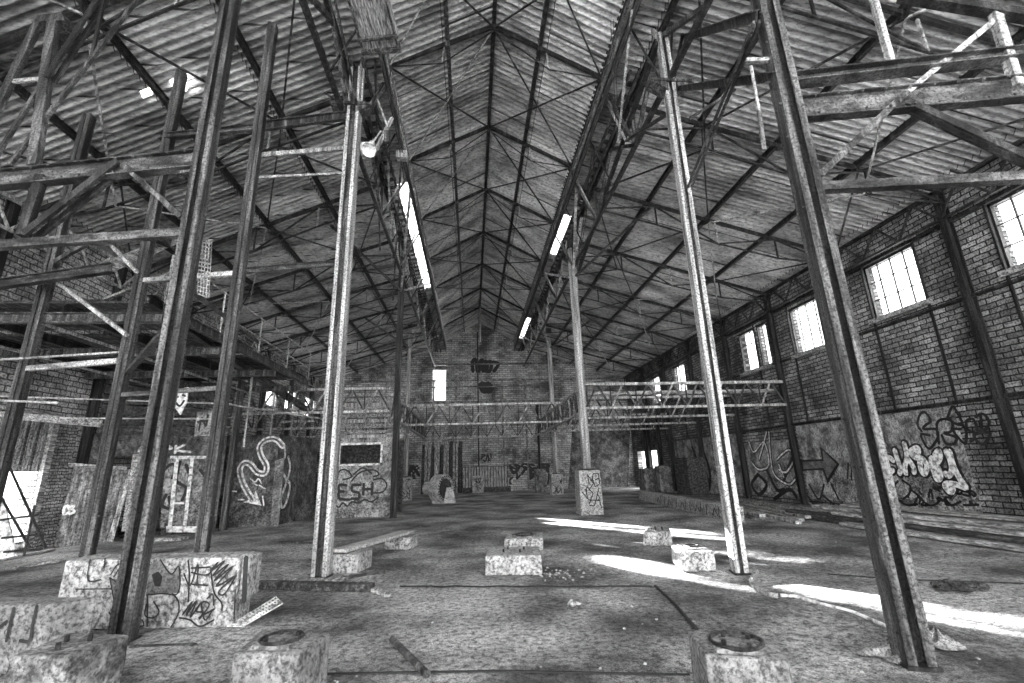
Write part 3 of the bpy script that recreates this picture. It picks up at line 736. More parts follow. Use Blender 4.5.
def lamp():
    c = aY(370, 147, 7.7); ax = (aY(364, 156, 7.4) - aY(378, 134, 7.8)).normalized()
    o = empty('flood_lamp', c, 'small white round flood lamp clamped beside the bench column', 'lamp')
    mb = MB(); mb.lathe(c, ax, [(.03, -.16), (.06, -.16), (.065, -.07), (.135, .07), (.155, .12), (.135, .115), (.08, .03), (.01, .0)], 20); mb.build('reflector', 'white', o, True)
    MB().lathe(c, ax, [(.035, -.2), (.035, -.11)], 12).build('socket', 'steel_dark', o)
    MB().tube([c - ax * .19, aY(381, 131, 7.9), aY(388, 137, 7.9), aY(388, 128, 7.95), aY(378, 100, 8.72)], .018, 8).build('arm', 'steel_light', o)
    MB().box(*[v for a in zip(aY(386, 141, 7.9) - Vector((.04, .04, .04)), aY(386, 133, 7.9) + Vector((.08, .04, .04))) for v in a]).build('clamp', 'steel', o)
lamp()

# ---------------------------------------------------------------- low lattice girders
def lattice(p, q, h, label, n=8, mat='steel', m2='steel_light', deep=.0):
    p, q = Vector(p), Vector(q); o = empty('lattice_girder', lerp(p, q, .5), label, 'lattice girder')
    up = Vector((0, 0, h))
    MB().bar(p + up, q + up, .13, .1).build('top_chord', m2, o); MB().bar(p, q, .12, .09).build('bottom_chord', m2, o)
    for k in range(n):
        a, b = lerp(p, q, k / n), lerp(p, q, (k + 1) / n); m = lerp(a, b, .5)
        MB().bar(a, m + up, .06, .06).build('brace', m2 if k % 2 else mat, o); MB().bar(m + up, b, .06, .06).build('brace', mat, o)
        if k: MB().bar(a, a + up, .04, .04).build('upright', 'steel_dark', o)
    return o
z0, hh = 3.72, .9
lattice((R2.x + .1, 16.9, z0), (XR - .2, 16.95, z0), hh, 'front lattice girder across the right aisle from the pedestal column', 8)
for i, y in enumerate((20.6, 24.4, 28.1)):
    lattice((XCR, y, z0), (XR - .2, y, z0), hh, 'lattice girder across the right aisle, %s behind the front one' % ('next', 'second', 'third')[i], 8)
lattice((-3.2, 22, z0), (R2.x + .25, 22, z0), hh, 'front lattice girder spanning the nave', 7)
lattice((-3.2, 32, z0), (4.2, 32, z0), hh, 'rear lattice girder spanning the nave', 7)
lattice((R2.x + .25, 16.9, z0), (R2.x + .25, 32, z0), hh, 'lattice girder running along the right side of the nave', 14)
lattice((-3.15, 18.6, z0), (-3.15, 32, z0), hh, 'lattice girder running along the left side of the nave', 12)
lattice((XL + .2, 18.45, 3.95), (-3.2, 18.45, 3.95), hh, 'lattice girder across the left aisle above the lettered wall', 8)
lattice((XL + .2, 22.5, z0), (-3.2, 22.5, z0), hh, 'second lattice girder across the left aisle', 8)
lattice((XL + .2, 28, z0), (-3.2, 28, z0), hh, 'third lattice girder across the left aisle', 8)
beam('pipe', (XCR + .1, 17.4, 4.35), (XR - .2, 17.5, 4.35), .16, .16, 'steel_light', 'pale pipe lying along the front right lattice girder', 'tube', 'pipe')
# upper frame on the end wall side
for i, (y, z) in enumerate(((33.8, 9.2), (33.8, 7.5))):
    beam('tie_beam', (-2.9, y, z), (4.3, y, z), .08, .08, 'steel', ('upper', 'lower')[i] + ' cross beam before the gable wall')
beam('hanging_post', (XC, 31.5, ZR - .2), (XC, 31.5, 10.3), .1, .1, 'steel_light', 'short white post hanging below the far ridge', cat='post')
beam('post', (.5, YE - .2, 0), (.5, YE - .2, 12.2), .1, .1, 'steel_dark', 'slim dark post up the middle of the gable wall')

# ---------------------------------------------------------------- concrete blocks
def block(top4, h, label, ring=None, bolts=0, mat='concrete', flare=.0, seed=1, base=0.0):
    """top4: front-left, front-right, back-right, back-left corners (x,y)"""
    T = [Vector((x, y, h)) for x, y in top4]; c = sum(T, Vector()) / 4
    B = [Vector((c.x + (p.x - c.x) * (1 + flare), c.y + (p.y - c.y) * (1 + flare), base)) for p in T]
    o = empty('concrete_block', (c.x, c.y, 0), label, 'concrete block')
    random.seed(seed)
    MB().hexa(B, T).build('body', mat, o, bevel=.025, sub=6, disp=.004)
    e = (T[1] - T[0]).normalized(); n = Vector((-e.y, e.x, 0)); w = (T[1] - T[0]).length; d = (T[3] - T[0]).length
    if ring:
        pad = MB().hexa([c + e * a * w * .33 + n * b * d * .33 for a, b in ((-1, -1), (1, -1), (1, 1), (-1, 1))], [c + Vector((0, 0, .02)) + e * a * w * .3 + n * b * d * .3 for a, b in ((-1, -1), (1, -1), (1, 1), (-1, 1))])
        pad.build('raised_pad', 'concrete_dark', o)
        mb = MB(); R = ring * min(w, d)
        mb.tube([c + Vector((R * cos(a), R * sin(a), .028)) for a in [2 * pi * k / 28 for k in range(29)]], .014, 6); mb.build('iron_ring', 'steel_dark', o)
    for k in range(bolts):
        a = 2 * pi * k / bolts + .6; q = c + e * cos(a) * w * .22 + n * sin(a) * d * .22
        MB().tube([q, q + Vector((0, 0, .05))], .018, 7).build('bolt', 'steel_dark', o)
    return o
def top(*px, z): return [tuple(aZ(x, y, z)[:2]) for x, y in px]
block(top((232.5, 653.6), (298, 653.6), (331.5, 632), (262, 629), z=.42), .42, 'foreground block with an iron ring, left of centre', .3, 4, 'concrete_fore', seed=2)
block(top((705, 656), (790, 660), (771, 638), (687, 629), z=.42), .42, 'foreground block with an iron ring, bottom right', .33, 4, 'concrete_fore', seed=3)
block(top((8, 657), (69, 656), (131, 634), (70, 632), z=.42), .42, 'foreground block in the bottom left corner, in front of the channel column', None, 3, 'concrete_dark', seed=4)
block(top((-60, 606), (63, 603.5), (99, 597), (-10, 596), z=.58), .58, 'tall drip-stained block at the left edge behind the corner block', None, 0, 'concrete_fore', seed=5)
A1 = [(.2, 8.2), (1.12, 8.06), (1.2, 8.95), (.32, 9.08)]
block(A1, .3, 'low block in the middle of the floor, nearer of two', None, 4, seed=6)
A2 = [(.66, 10.35), (1.47, 10.3), (1.6, 11.15), (.8, 11.2)]
block(A2, .24, 'low block in the middle of the floor, farther of two', .25, 5, seed=7)
block(top((643, 532), (671, 532), (669, 527), (646, 528), z=.27), .27, 'small block behind and left of the sunlit one', None, 5, flare=.05, seed=8)
block(top((680, 552), (714, 551), (703, 543), (670, 544), z=.3), .3, 'bright sunlit block beside the pale column', .2, 0, 'plaster' if False else 'concrete', seed=9)
BE = [(-2.5, 8.98), (-1.98, 8.86), (-1.84, 9.4), (-2.4, 9.5)]
block(BE, .31, 'block under the near end of the plank bench', None, 0, seed=10)
BF = [(-1.96, 11.25), (-1.36, 11.1), (-1.25, 11.65), (-1.85, 11.8)]
block(BF, .26, 'block under the far end of the plank bench', None, 0, seed=11)
def bench():
    a = Vector((-2.35, 9.0, .335)); b = Vector((-1.5, 11.6, .3)); d = (b - a).normalized(); s = Vector((d.y, -d.x, 0)).normalized() * .17
    tag(MB().slab([a - s, a + s, b + s, b - s], (0, 0, .05)).build('plank_bench', 'plank_pale', bevel=.005), 'pale plank laid across two low blocks as a bench', 'plank')
bench()
def big_block():
    fl, fr = Vector((-4.75, 6.55, 0)), Vector((-2.62, 6.22, 0))
    fr = aZ(232, 628); fl = fr + Vector((-2.2, .33, 0)); n = Vector((.0, 1, 0)); dep = .42; H = aY(240, 557, fr.y).z
    e = (fr - fl).normalized()
    o = empty('concrete_plinth', lerp(fl, fr, .5), 'long concrete plinth with crowned face graffiti and black tags', 'plinth')
    MB().hexa([fl, fr, fr + n * dep, fl + n * dep], [fl + Vector((0, 0, H)), fr + Vector((0, 0, H)), fr + n * dep + Vector((0, 0, H)), fl + n * dep + Vector((0, 0, H))]).build('body', 'concrete', o, bevel=.02, sub=8, disp=.004)
    # end slab on the right
    a = fr - n * .02 + e * .0; H2 = H - .004
    MB().hexa([a + n * .08 + Vector((0, 0, .28)), a + n * .08 + e * .1 + Vector((0, 0, .28)), a + n * dep + e * .1 + Vector((0, 0, .28)), a + n * dep + Vector((0, 0, .28))],
              [a + n * .08 + Vector((0, 0, H2)), a + n * .08 + e * .1 + Vector((0, 0, H2)), a + n * dep + e * .1 + Vector((0, 0, H2)), a + n * dep + Vector((0, 0, H2))]).build('end_slab', 'concrete', o, bevel=.015)
    return o, fl, fr, e, n, H
PLINTH, pfl, pfr, pe, pn, PH = big_block()

# ---------------------------------------------------------------- painted marks
def ribbon(mb, pts, w, nrm, off):
    """one flat mitred paint stroke with round ends"""
    nrm = Vector(nrm).normalized(); P = [Vector(p) for p in pts]
    Q = [P[0]]
    for p in P[1:]:
        if (p - Q[-1]).length > w * .12: Q.append(p)
    if len(Q) < 2: Q.append(Q[0] + nrm.orthogonal() * w * .2)
    n = len(Q); b = len(mb.v)
    d0 = (Q[1] - Q[0]).normalized(); d1 = (Q[-1] - Q[-2]).normalized()
    rows = [(Q[0] - d0 * w * .5, d0, .35), (Q[0] - d0 * w * .3, d0, .8)]
    for i, q in enumerate(Q):
        d = (Q[min(i + 1, n - 1)] - Q[max(i - 1, 0)]); d = d.normalized() if d.length > 1e-6 else d0
        rows.append((q, d, 1))
    rows += [(Q[-1] + d1 * w * .3, d1, .8), (Q[-1] + d1 * w * .5, d1, .35)]
    for i, (q, d, k) in enumerate(rows):
        s_ = d.cross(nrm).normalized() * (w / 2 * k); o = nrm * (off + i * 1.2e-4)
        mb.v += [q - s_ + o, q + s_ + o]
    for i in range(len(rows) - 1):
        mb.f.append((b + 2 * i, b + 2 * i + 1, b + 2 * i + 3, b + 2 * i + 2))
def smoothp(pts, n=5):
    out = []; L = len(pts)
    for i in range(L - 1):
        p0, p1, p2, p3 = pts[max(i - 1, 0)], pts[i], pts[i + 1], pts[min(i + 2, L - 1)]
        for k in range(n):
            t = k / n
            out.append(tuple(.5 * (2 * p1[c] + (p2[c] - p0[c]) * t + (2 * p0[c] - 5 * p1[c] + 4 * p2[c] - p3[c]) * t * t + (3 * p1[c] - p0[c] - 3 * p2[c] + p3[c]) * t ** 3) for c in (0, 1)))
    out.append(pts[-1]); return out
def marks(strokes, fn, w, nrm, off, mat, parent, label=None, smooth=True):
    mb = MB()
    for s in strokes:
        pts = smoothp(s) if smooth and len(s) > 2 else s
        ribbon(mb, [fn(*p) for p in pts], w, nrm, off); off += .0006
    o = mb.build('graffiti', mat, parent)
    if label: o['label'] = label
    return o
def fill(poly, fn, nrm, off, mat, parent, label=None):
    nrm = Vector(nrm).normalized()
    o = MB().slab([fn(*p) + nrm * off for p in poly], nrm * .003).build('graffiti', mat, parent)
    if label: o['label'] = label
    return o
def scribble(rnd, x0, x1, y0, y1, n, amp, k=4):
    out = []
    for _ in range(n):
        x, y = rnd.uniform(x0, x1), rnd.uniform(y0, y1); s = [(x, y)]
        for q in range(k): x = min(max(x + rnd.uniform(-amp, amp), x0), x1); y = min(max(y + rnd.uniform(-amp, amp), y0), y1); s.append((x, y))
        out.append(s)
    return out
rw = lambda x, y: aX(x, y, XR)
NX = (-1, 0, 0)
c6 = lambda u, v: rw(840 + u / 4.88, 380 + v / 4.88)
LET = [[(262, 392), (245, 378), (228, 395), (232, 425), (248, 448), (262, 440)],
       [(272, 345), (284, 385), (300, 430), (296, 455)], [(318, 312), (332, 370), (322, 420), (326, 455)], [(332, 380), (348, 400), (365, 430), (366, 452)],
       [(352, 345), (380, 330), (388, 350), (368, 375), (350, 350)], [(372, 378), (408, 385), (430, 420), (418, 458), (402, 440), (395, 400)],
       [(470, 365), (488, 345), (494, 375), (478, 402), (455, 380), (452, 400), (462, 440), (480, 485), (497, 470), (486, 430), (460, 405)],
       [(525, 350), (545, 395), (552, 440), (535, 468), (522, 455)], [(540, 350), (560, 420), (590, 480), (620, 525), (575, 510), (530, 505), (520, 520), (545, 548), (558, 530)]]
marks(LET, c6, .27, NX, .012, 'black', WR, 'black outline of the white bubble lettering')
marks(LET, c6, .15, NX, .03, 'white', WR, 'white bubble lettering on the right wall')
UP = [[(400, 250), (380, 215), (395, 165), (420, 160), (445, 200), (420, 220), (410, 240), (470, 240), (480, 280), (440, 335), (410, 300), (400, 265), (440, 270)],
      [(485, 310), (475, 215), (510, 190), (550, 205), (545, 250), (510, 260), (570, 280), (560, 310), (520, 310), (500, 270)],
      [(525, 190), (550, 130), (575, 160), (600, 215), (560, 210), (530, 180)], [(590, 240), (555, 245), (610, 310), (620, 260), (600, 215)],
      [(660, 260), (625, 240), (620, 200), (650, 190), (665, 215)], [(665, 180), (700, 165), (730, 200), (720, 235), (680, 250), (665, 215)], [(655, 270), (690, 315), (725, 290), (735, 260), (700, 255), (665, 265)], [(640, 300), (655, 290)], [(690, 175), (695, 240)]]
marks(UP, c6, .07, NX, .012, 'black', WR, 'thin outlined letters above the bubble lettering')
rs = random.Random(5)
marks(scribble(rs, 240, 680, 490, 610, 26, 40, 3), c6, .06, NX, .011, 'black', WR)
marks(scribble(rs, 240, 680, 480, 600, 16, 34, 3), c6, .06, NX, .012, 'grey_paint', WR)
fill([(801, 460), (822, 459), (820, 446), (840, 464), (828, 484), (823, 470), (802, 471)], rw, NX, .01, 'black', WR)
fill([(803, 462), (824, 461), (823, 450), (837, 464), (828, 478), (824, 468), (804, 469)], rw, NX, .016, 'grey_paint', WR, 'grey right-pointing arrow painted on the wall')
c4 = lambda u, v: rw(820 + u / 4.02, 360 + v / 4.02)
marks([[(115, 415), (112, 475)], [(128, 410), (128, 480)], [(140, 415), (145, 478)], [(125, 395), (132, 397)]], c4, .07, NX, .012, 'black', WR, 'short black strokes right of the arrow')
c3 = lambda u, v: rw(660 + u / 4.017, 360 + v / 4.017)
W1 = [[(400, 400), (420, 330), (430, 290)], [(360, 330), (380, 370), (420, 330), (440, 420), (400, 440), (370, 410)], [(440, 290), (450, 420), (470, 470), (520, 500), (545, 480)], [(470, 400), (520, 360), (540, 400), (510, 450), (480, 440)], [(480, 420), (500, 470)], [(530, 400), (500, 480)], [(395, 460), (430, 500), (400, 540), (370, 500), (395, 460)], [(430, 440), (470, 520), (500, 520)], [(460, 560), (520, 520), (550, 550)]]
marks(W1, c3, .16, NX, .012, 'black', WR, 'dark wild lettering on the right wall beyond the arrow'); marks([s for s in W1[:5]], c3, .07, NX, .03, 'white', WR)
marks([[(100, 430), (140, 400), (180, 440), (190, 500), (140, 520), (110, 480), (150, 440), (170, 480)], [(160, 330), (200, 440), (200, 520)], [(130, 350), (150, 400)], [(110, 530), (180, 520)]], c3, .2, NX, .012, 'black', WR, 'black scrawl on the far stretch of the right wall')
marks([[(600, 500), (640, 560), (660, 500)], [(590, 540), (620, 580)], [(650, 540), (700, 580)], [(690, 500), (720, 560)]], c3, .08, NX, .012, 'black', WR)
# soot smudges where graffiti bleeds: plaster panels on right wall
for (a, b, z0_, z1_, mt) in ((10.9, 13.2, .25, 2.88, 'plaster'), (13.55, 16.9, .25, 2.88, 'plaster'), (17.25, 20.5, .25, 2.4, 'plaster'), (20.8, 28, .1, 3.0, 'plaster')):
    trim(MB().box(XR - .008, XR + .001, a, b, z0_, z1_) , mt, 'rendered lower panel of the right wall')
# end-wall marks
ew = lambda x, y: aY(x, y, YE)
c7 = lambda u, v: ew(400 + u / 5.69, 320 + v / 5.69)
NY = (0, -1, 0)
marks([[(415, 290), (412, 240), (430, 225), (440, 290)], [(450, 290), (455, 240), (470, 230), (472, 290)], [(488, 235), (486, 290)], [(500, 240), (495, 290), (515, 285), (520, 240), (500, 240)], [(530, 240), (560, 250), (535, 290)]], c7, .28, NY, .01, 'black', WE, 'black letters high under the gable')
marks([[(470, 375), (480, 395)], [(500, 375), (505, 395)], [(475, 380), (510, 385)]], c7, .7, NY, .01, 'black', WE, 'two black blots on the gable wall')
c1 = lambda u, v: ew(380 + u / 5.69, 380 + v / 5.69)
marks([[(580, 425), (580, 450)], [(580, 425), (598, 430), (582, 440)], [(605, 450), (612, 425), (620, 448)], [(630, 420), (632, 445)], [(590, 455), (595, 465), (605, 455)], [(615, 465), (618, 452), (628, 462)]], c1, .1, NY, .01, 'black', WE, 'small black tag above the slatted pallets')
marks([[(810, 530), (830, 505), (860, 520), (850, 560), (880, 540), (900, 500)], [(740, 490), (760, 530), (790, 500)], [(905, 480), (930, 500), (960, 490)], [(160, 540), (190, 500), (220, 540)]], c1, .22, NY, .01, 'black', WE)
marks(scribble(rs, 740, 960, 480, 590, 14, 40, 3), c1, .14, NY, .01, 'black', WE)
marks(scribble(rs, 170, 230, 490, 560, 8, 25, 3), c1, .12, NY, .01, 'black', WE)
fill([(572, 430), (630, 430), (628, 490), (568, 490)], ew, NY, .004, 'plaster_dark', WE, 'dark part of the far wall')  # darker plaster patch low on the far wall
for z in (4.9, 6.6, 8.3, 9.6):
    trim(MB().bar((XL, YE - .04, z), (XR, YE - .04, z), .08, .12), 'concrete_dark', 'horizontal band across the gable wall')
for x in (-6.5, -2.9, -1.2, 2.4, 4.2, 6.2, 8.8):
    trim(MB().bar((x, YE - .04, 0), (x, YE - .04, 8.3), .12, .1), 'concrete_dark', 'upright band on the gable wall')
# boards, pallets
def boards(name, x0, x1, y, z1, n, lean, mat, label, cat, fn):
    o = empty(name, ((x0 + x1) / 2, y, 0), label, cat); r = random.Random(n)
    for k in range(n):
        a = x0 + (x1 - x0) * k / n; b = x0 + (x1 - x0) * (k + .72) / n; zt = z1 * r.uniform(.93, 1.03)
        MB().hexa([(a, y - lean, 0), (b, y - lean, 0), (b, y - lean + .04, 0), (a, y - lean + .04, 0)], [(a + r.uniform(-.05, .1), y - .05, zt), (b + r.uniform(-.05, .1), y - .05, zt), (b, y - .01, zt), (a, y - .01, zt)]).build('board', mat if k % 3 else 'wood_dark', o)
    MB().box(x0, x1, y - .02, y + .02, 0, z1 * .9).build('gap_shade', 'black', o)  # black sheet puts the shade between the boards into colour
    return o
p0, p1 = aY(421, 490, 35), aY(462, 490, 35)
boards('leaning_boards', p0.x, p1.x, 35.3, 3.6, 13, .6, 'wood_up', 'row of tall boards leaning on the end wall behind the motor', 'boards', None)
p0, p1 = aY(463, 490, 34.6), aY(508, 490, 34.6)
o = empty('slatted_pallet', ((p0.x + p1.x) / 2, 34.6, 0), 'long slatted panel standing on edge against the end wall', 'pallet')
for k in range(16):
    a = p0.x + (p1.x - p0.x) * k / 16; k == 0 and MB().box(p0.x, p1.x, 34.75, 34.78, .3, 1.8).build('gap_shade', 'black', o); MB().box(a, a + .15, 34.6, 34.64, .35, 1.75).build('slat', 'wood_up', o)  # black panel behind stands in for the shade between the slats
for z in (.3, 1.0, 1.7): MB().box(p0.x, p1.x + .2, 34.66, 34.72, z, z + .09).build('rail', 'wood_dark', o)
MB().box(p0.x, p1.x + .2, 34.4, 34.9, 0, .3).build('sleeper', 'wood_dark', o)
# motor
def motor():
    c = aZ(442, 503); c.z = .72; ax = Vector((.78, -.62, 0)).normalized()
    o = empty('electric_motor', (c.x, c.y, 0), 'big pale round electric motor lying at the back of the floor', 'motor')
    MB().lathe(c, ax, [(.2, -1.15), (.3, -1.13), (.33, -1.05), (.33, -.42), (.64, -.4), (.7, -.34), (.7, .2), (.66, .28), (.54, .3), (.54, .2)], 40).build('housing', 'motor', o, False)
    MB().lathe(c, ax, [(.52, .1), (.5, .2), (.2, .26), (.1, .45), (.02, .46)], 32).build('end_shield', 'steel_dark', o)
    a, u = frame(ax); mb = MB()
    for k in range(28):
        t = 2 * pi * k / 28; q = c + ax * .285 + (a * cos(t) + u * sin(t)) * .6; mb.bar(q, q + ax * .03, .05, .08, tuple(a * cos(t) + u * sin(t)))
    mb.build('vent_slots', 'black', o)
    MB().box(c.x - .5, c.x + .1, c.y - .2, c.y + .8, 0, .16).build('foot', 'motor', o)
    MB().hexa([c + Vector((.1, -.5, -.78)), c + Vector((.75, -.5, -.78)), c + Vector((.75, -.1, -.78)), c + Vector((.1, -.1, -.78))], [c + Vector((.25, -.45, .05)), c + Vector((.55, -.45, .05)), c + Vector((.55, -.25, .05)), c + Vector((.25, -.25, .05))]).build('bracket', 'motor', o)
    MB().tube([c + Vector((-.3, 0, .75)), c + Vector((-.33, 0, 1.15))], .05, 10).build('lifting_eye', 'motor', o)
motor()

# ---------------------------------------------------------------- left rooms
wl = lambda x, y: aX(x, y, XL)
# small-brick facing around the left door (structure)
wallX('wall_left', XL, .02, 9, 14.4, 0, 3.35, [(12.1, 13.65, .1, 3.35)], 'brick_small', 'small-brick facing beside the left door')
o = tag(MB().box(XL - .02, XL + .1, 12.1, 12.28, .1, 3.4).box(XL - .02, XL + .1, 13.5, 13.68, .1, 3.4).box(XL - .02, XL + .1, 12.1, 13.68, 3.3, 3.48).build('door_1', 'wood'), 'tall timber door frame in the left wall', None, None, 'structure')
MB().box(XL - .08, XL - .02, 12.28, 13.5, 1.95, 3.3).build('upper_panel', 'wood_up', o)
mb = MB()
for y in (12.55, 12.9, 13.2): mb.box(XL - .02, XL + .01, y, y + .05, 2.1, 3.2)
mb.build('panel_strips', 'wood_dark', o)
beam('lintel_timber', aX(-30, 412, XL + .3), aY(102, 424, 12.2), .16, .16, 'wood', 'heavy horizontal timber over the left door')
# transverse partition with openings
TA, TB = Vector((-10.9, 14.9, 0)), Vector((-7.2, 17.25, 0))
td = (TB - TA).normalized(); tnm = Vector((td.y, -td.x, 0))
if tnm.y > 0: tnm = -tnm
def tp(x, y, off=0): # pixel to partition plane
    d = ray(x, y); n = tnm; t = (TA - ORG).dot(n) / d.dot(n); return ORG + d * t + n * off
def tquad(name, px, mat, th=.06, off=0, parent=None, label=None, cat=None, kind=None):
    P = [tp(x, y, off) for x, y in px]; o = MB().slab(P, tnm * th).build(name, mat, parent)
    if label: tag(o, label, cat, None, kind)
    return o
zt3 = tp(200, 437).z
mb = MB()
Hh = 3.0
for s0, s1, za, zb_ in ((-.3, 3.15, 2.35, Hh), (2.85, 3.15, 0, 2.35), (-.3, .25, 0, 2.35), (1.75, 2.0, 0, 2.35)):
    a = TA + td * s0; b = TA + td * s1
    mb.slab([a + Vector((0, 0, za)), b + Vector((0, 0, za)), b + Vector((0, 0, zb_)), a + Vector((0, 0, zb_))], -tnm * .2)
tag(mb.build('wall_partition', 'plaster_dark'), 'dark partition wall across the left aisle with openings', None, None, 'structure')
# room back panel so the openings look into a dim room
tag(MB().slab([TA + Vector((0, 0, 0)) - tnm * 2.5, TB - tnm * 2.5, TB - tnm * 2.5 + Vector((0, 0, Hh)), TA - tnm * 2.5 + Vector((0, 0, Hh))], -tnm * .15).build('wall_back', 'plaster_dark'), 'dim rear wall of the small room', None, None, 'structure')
tquad('leaning_door', [(56, 545), (80, 545), (98, 466), (76, 466)], 'door_wood', .06, .35, None, 'worn wooden door leaning against the partition, marked 03', 'door')
o = [o_ for o_ in COL.objects if o_.name == 'leaning_door'][0]
def tmarks(st, w, off, mat, parent, label=None): return marks(st, lambda x, y: tp(x, y), w, tnm, off, mat, parent, label)
tquad('door_frame', [(70, 463), (128, 467), (127, 470), (70, 467)], 'wood', .08, .3, None, 'pale timber head rail above the leaning doors', 'rail')
q = tquad('leaning_door', [(96, 545), (108, 545), (128, 470), (108, 470)], 'door_wood', .05, .3, None, 'second narrower door leaning right of the marked one', 'door')
q = tquad('leaning_board', [(122, 530), (132, 530), (142, 455), (133, 455)], 'wood', .05, .4, None, 'narrow pale board leaning beside the doors', 'board')
q = tquad('leaning_board', [(108, 540), (114, 540), (134, 470), (129, 470)], 'wood_up', .04, .45, None, 'slender slanted board in front of the second leaning door', 'board')
q = tquad('wall_sheet', [(160, 528), (204, 528), (210, 458), (165, 458)], 'plaster', .02, .02, None, 'smooth stained metal sheet behind the white frame', 'sheet')
tmarks([[(164, 470), (172, 464), (178, 470), (172, 478)], [(166, 495), (162, 505), (170, 508), (169, 497)], [(200, 470), (206, 480), (203, 500)], [(180, 462), (176, 480), (186, 488), (182, 500)], [(186, 465), (190, 480), (184, 496)]], .09, .05, 'black', q, 'black looping spray lines')
o = empty('window_frame', tp(186, 530, .06), 'white timber frame with two tall lights standing on the metal sheet', 'frame')
for px in ([(167, 532), (171, 532), (179, 456), (175, 456)], [(182, 532), (185.5, 532), (194, 456), (190.5, 456)], [(170, 456), (208, 456), (208, 459), (170, 459)], [(166, 526), (204, 526), (204, 532), (166, 532)], [(171, 502), (184, 502), (184, 504), (171, 504)]):
    P = [tp(x, y, .1) for x, y in px]; MB().slab(P, tnm * .05).build('frame_bar', 'white', o)
# writing on the header and the marked door
header = bpy.data.objects['wall_partition']
tmarks([[(139, 451), (143, 446), (150, 447), (149, 453)], [(164, 452), (166, 446), (172, 448), (166, 450)], [(176, 446), (175, 453)], [(184, 445), (176, 450), (190, 452)]], .07, .01, 'white', header, 'pale chalk letters on the dark header')
ldo = bpy.data.objects['leaning_door']
marks([[(66, 507), (70, 505), (71, 511), (66, 513), (66, 507)], [(72, 506), (76, 505), (74, 508), (76, 511), (72, 513)]], lambda x, y: tp(x, y, .41), .06, tnm, .005, 'white', ldo, 'white 03 painted on the door')
# arrow wall (cross wall) and its return
AW0, AW1 = Vector((-8.6, 17.4, 0)), Vector((-6.85, 17.35, 0))
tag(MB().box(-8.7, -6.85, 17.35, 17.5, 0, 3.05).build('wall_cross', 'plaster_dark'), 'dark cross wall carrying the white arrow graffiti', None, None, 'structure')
sw0, sw1 = Vector((-6.85, 17.36, 0)), Vector((-6.2, 19.6, 0))
swn = Vector((sw1.y - sw0.y, -(sw1.x - sw0.x), 0)).normalized()
tag(MB().slab([sw0, sw1, sw1 + Vector((0, 0, 3.0)), sw0 + Vector((0, 0, 3.05))], -swn * .12).build('wall_return', 'plaster_dark'), 'short return wall covered in looping graffiti', None, None, 'structure')
WC = bpy.data.objects['wall_cross']; WRt = bpy.data.objects['wall_return']
c5 = lambda u, v: aY(220 + u / 4.556, 380 + v / 4.556, 17.35)
AR = [[(285, 300), (262, 275), (235, 268), (200, 280), (180, 310), (190, 350), (212, 390), (205, 425), (170, 420), (140, 385), (112, 378), (92, 405), (98, 450), (120, 500), (150, 545)]]
marks(AR, c5, .2, NY, .004, 'white', WC, 'white snaking arrow painted on the cross wall')
marks(AR, c5, .07, NY, .02, 'grey_paint', WC)
fill([(190, 572), (105, 556), (150, 540), (163, 505)], c5, NY, .008, 'white', WC, 'white arrow head')
marks([[(140, 450), (160, 465), (175, 450), (190, 470)], [(150, 470), (170, 480)], [(180, 480), (205, 495)], [(85, 545), (110, 545)], [(195, 530), (200, 570)], [(40, 505), (75, 508)]], c5, .045, NY, .01, 'white', WC)
def swp(x, y):
    d = ray(x, y); t = (sw0 - ORG).dot(swn) / d.dot(swn); return ORG + d * t
s5 = lambda u, v: swp(220 + u / 4.556, 380 + v / 4.556)
marks([[(290, 300), (296, 340), (280, 400), (300, 450), (318, 480), (300, 560), (282, 580), (276, 540), (300, 470), (318, 400), (310, 350)]], s5, .1, swn, .006, 'white', WRt, 'white loop on the return wall')
marks([[(330, 300), (345, 330), (325, 360), (335, 400), (325, 440), (345, 480), (330, 540), (335, 600)], [(300, 480), (290, 520), (300, 540)], [(345, 350), (350, 420)], [(320, 560), (310, 620)]], s5, .09, swn, .006, 'grey_paint', WRt)
P = [swp(271, 527), swp(277, 527), swp(281, 458), swp(274, 460)]
tag(MB().slab([p_ + swn * .15 for p_ in (aY(267, 527, 17.3), aY(275, 526, 17.3), aY(281, 458, 17.3), aY(272, 461, 17.3))], (0, -.05, 0)).build('leaning_board', 'sheet'), 'grey board marked with small letters leaning at the arrow wall corner', 'board')
# lettered wall (ESH) with dark opening
LWY = 19.15
mb = MB()
hx0, hx1 = aY(340.5, 455, LWY).x, aY(380.5, 455, LWY).x
for a, b, c_, d in cells(-5.75, -3.0, 0, 3.0, [(hx0, hx1, 2.0, 2.72)]): mb.box(a, b, LWY, LWY + .2, c_, d)
LWALL = tag(mb.build('wall_lettered', 'plaster'), 'pale wall with a dark opening above large outlined letters', None, None, 'structure')
mb = MB(); a0, a1, b0, b1 = hx0 - .08, hx1 + .08, 1.92, 2.8
mb.box(a0, a1, LWY - .04, LWY + .02, b1 - .08, b1).box(a0, a1, LWY - .04, LWY + .02, b0, b0 + .08).box(a0, hx0, LWY - .04, LWY + .02, b0, b1).box(hx1, a1, LWY - .04, LWY + .02, b0, b1)
wn += 1; tag(mb.build('window_%d' % wn, 'white'), 'plain white framed opening in the lettered wall', None, None, 'structure')
tag(MB().box(-5.8, -3.0, LWY + 1.8, LWY + 2.0, 0, 3.0).build('wall_inner', 'wood_dark'), 'dark boarded wall behind the opening', None, None, 'structure')
c5b = lambda u, v: aY(220 + u / 4.556, 380 + v / 4.556, LWY)
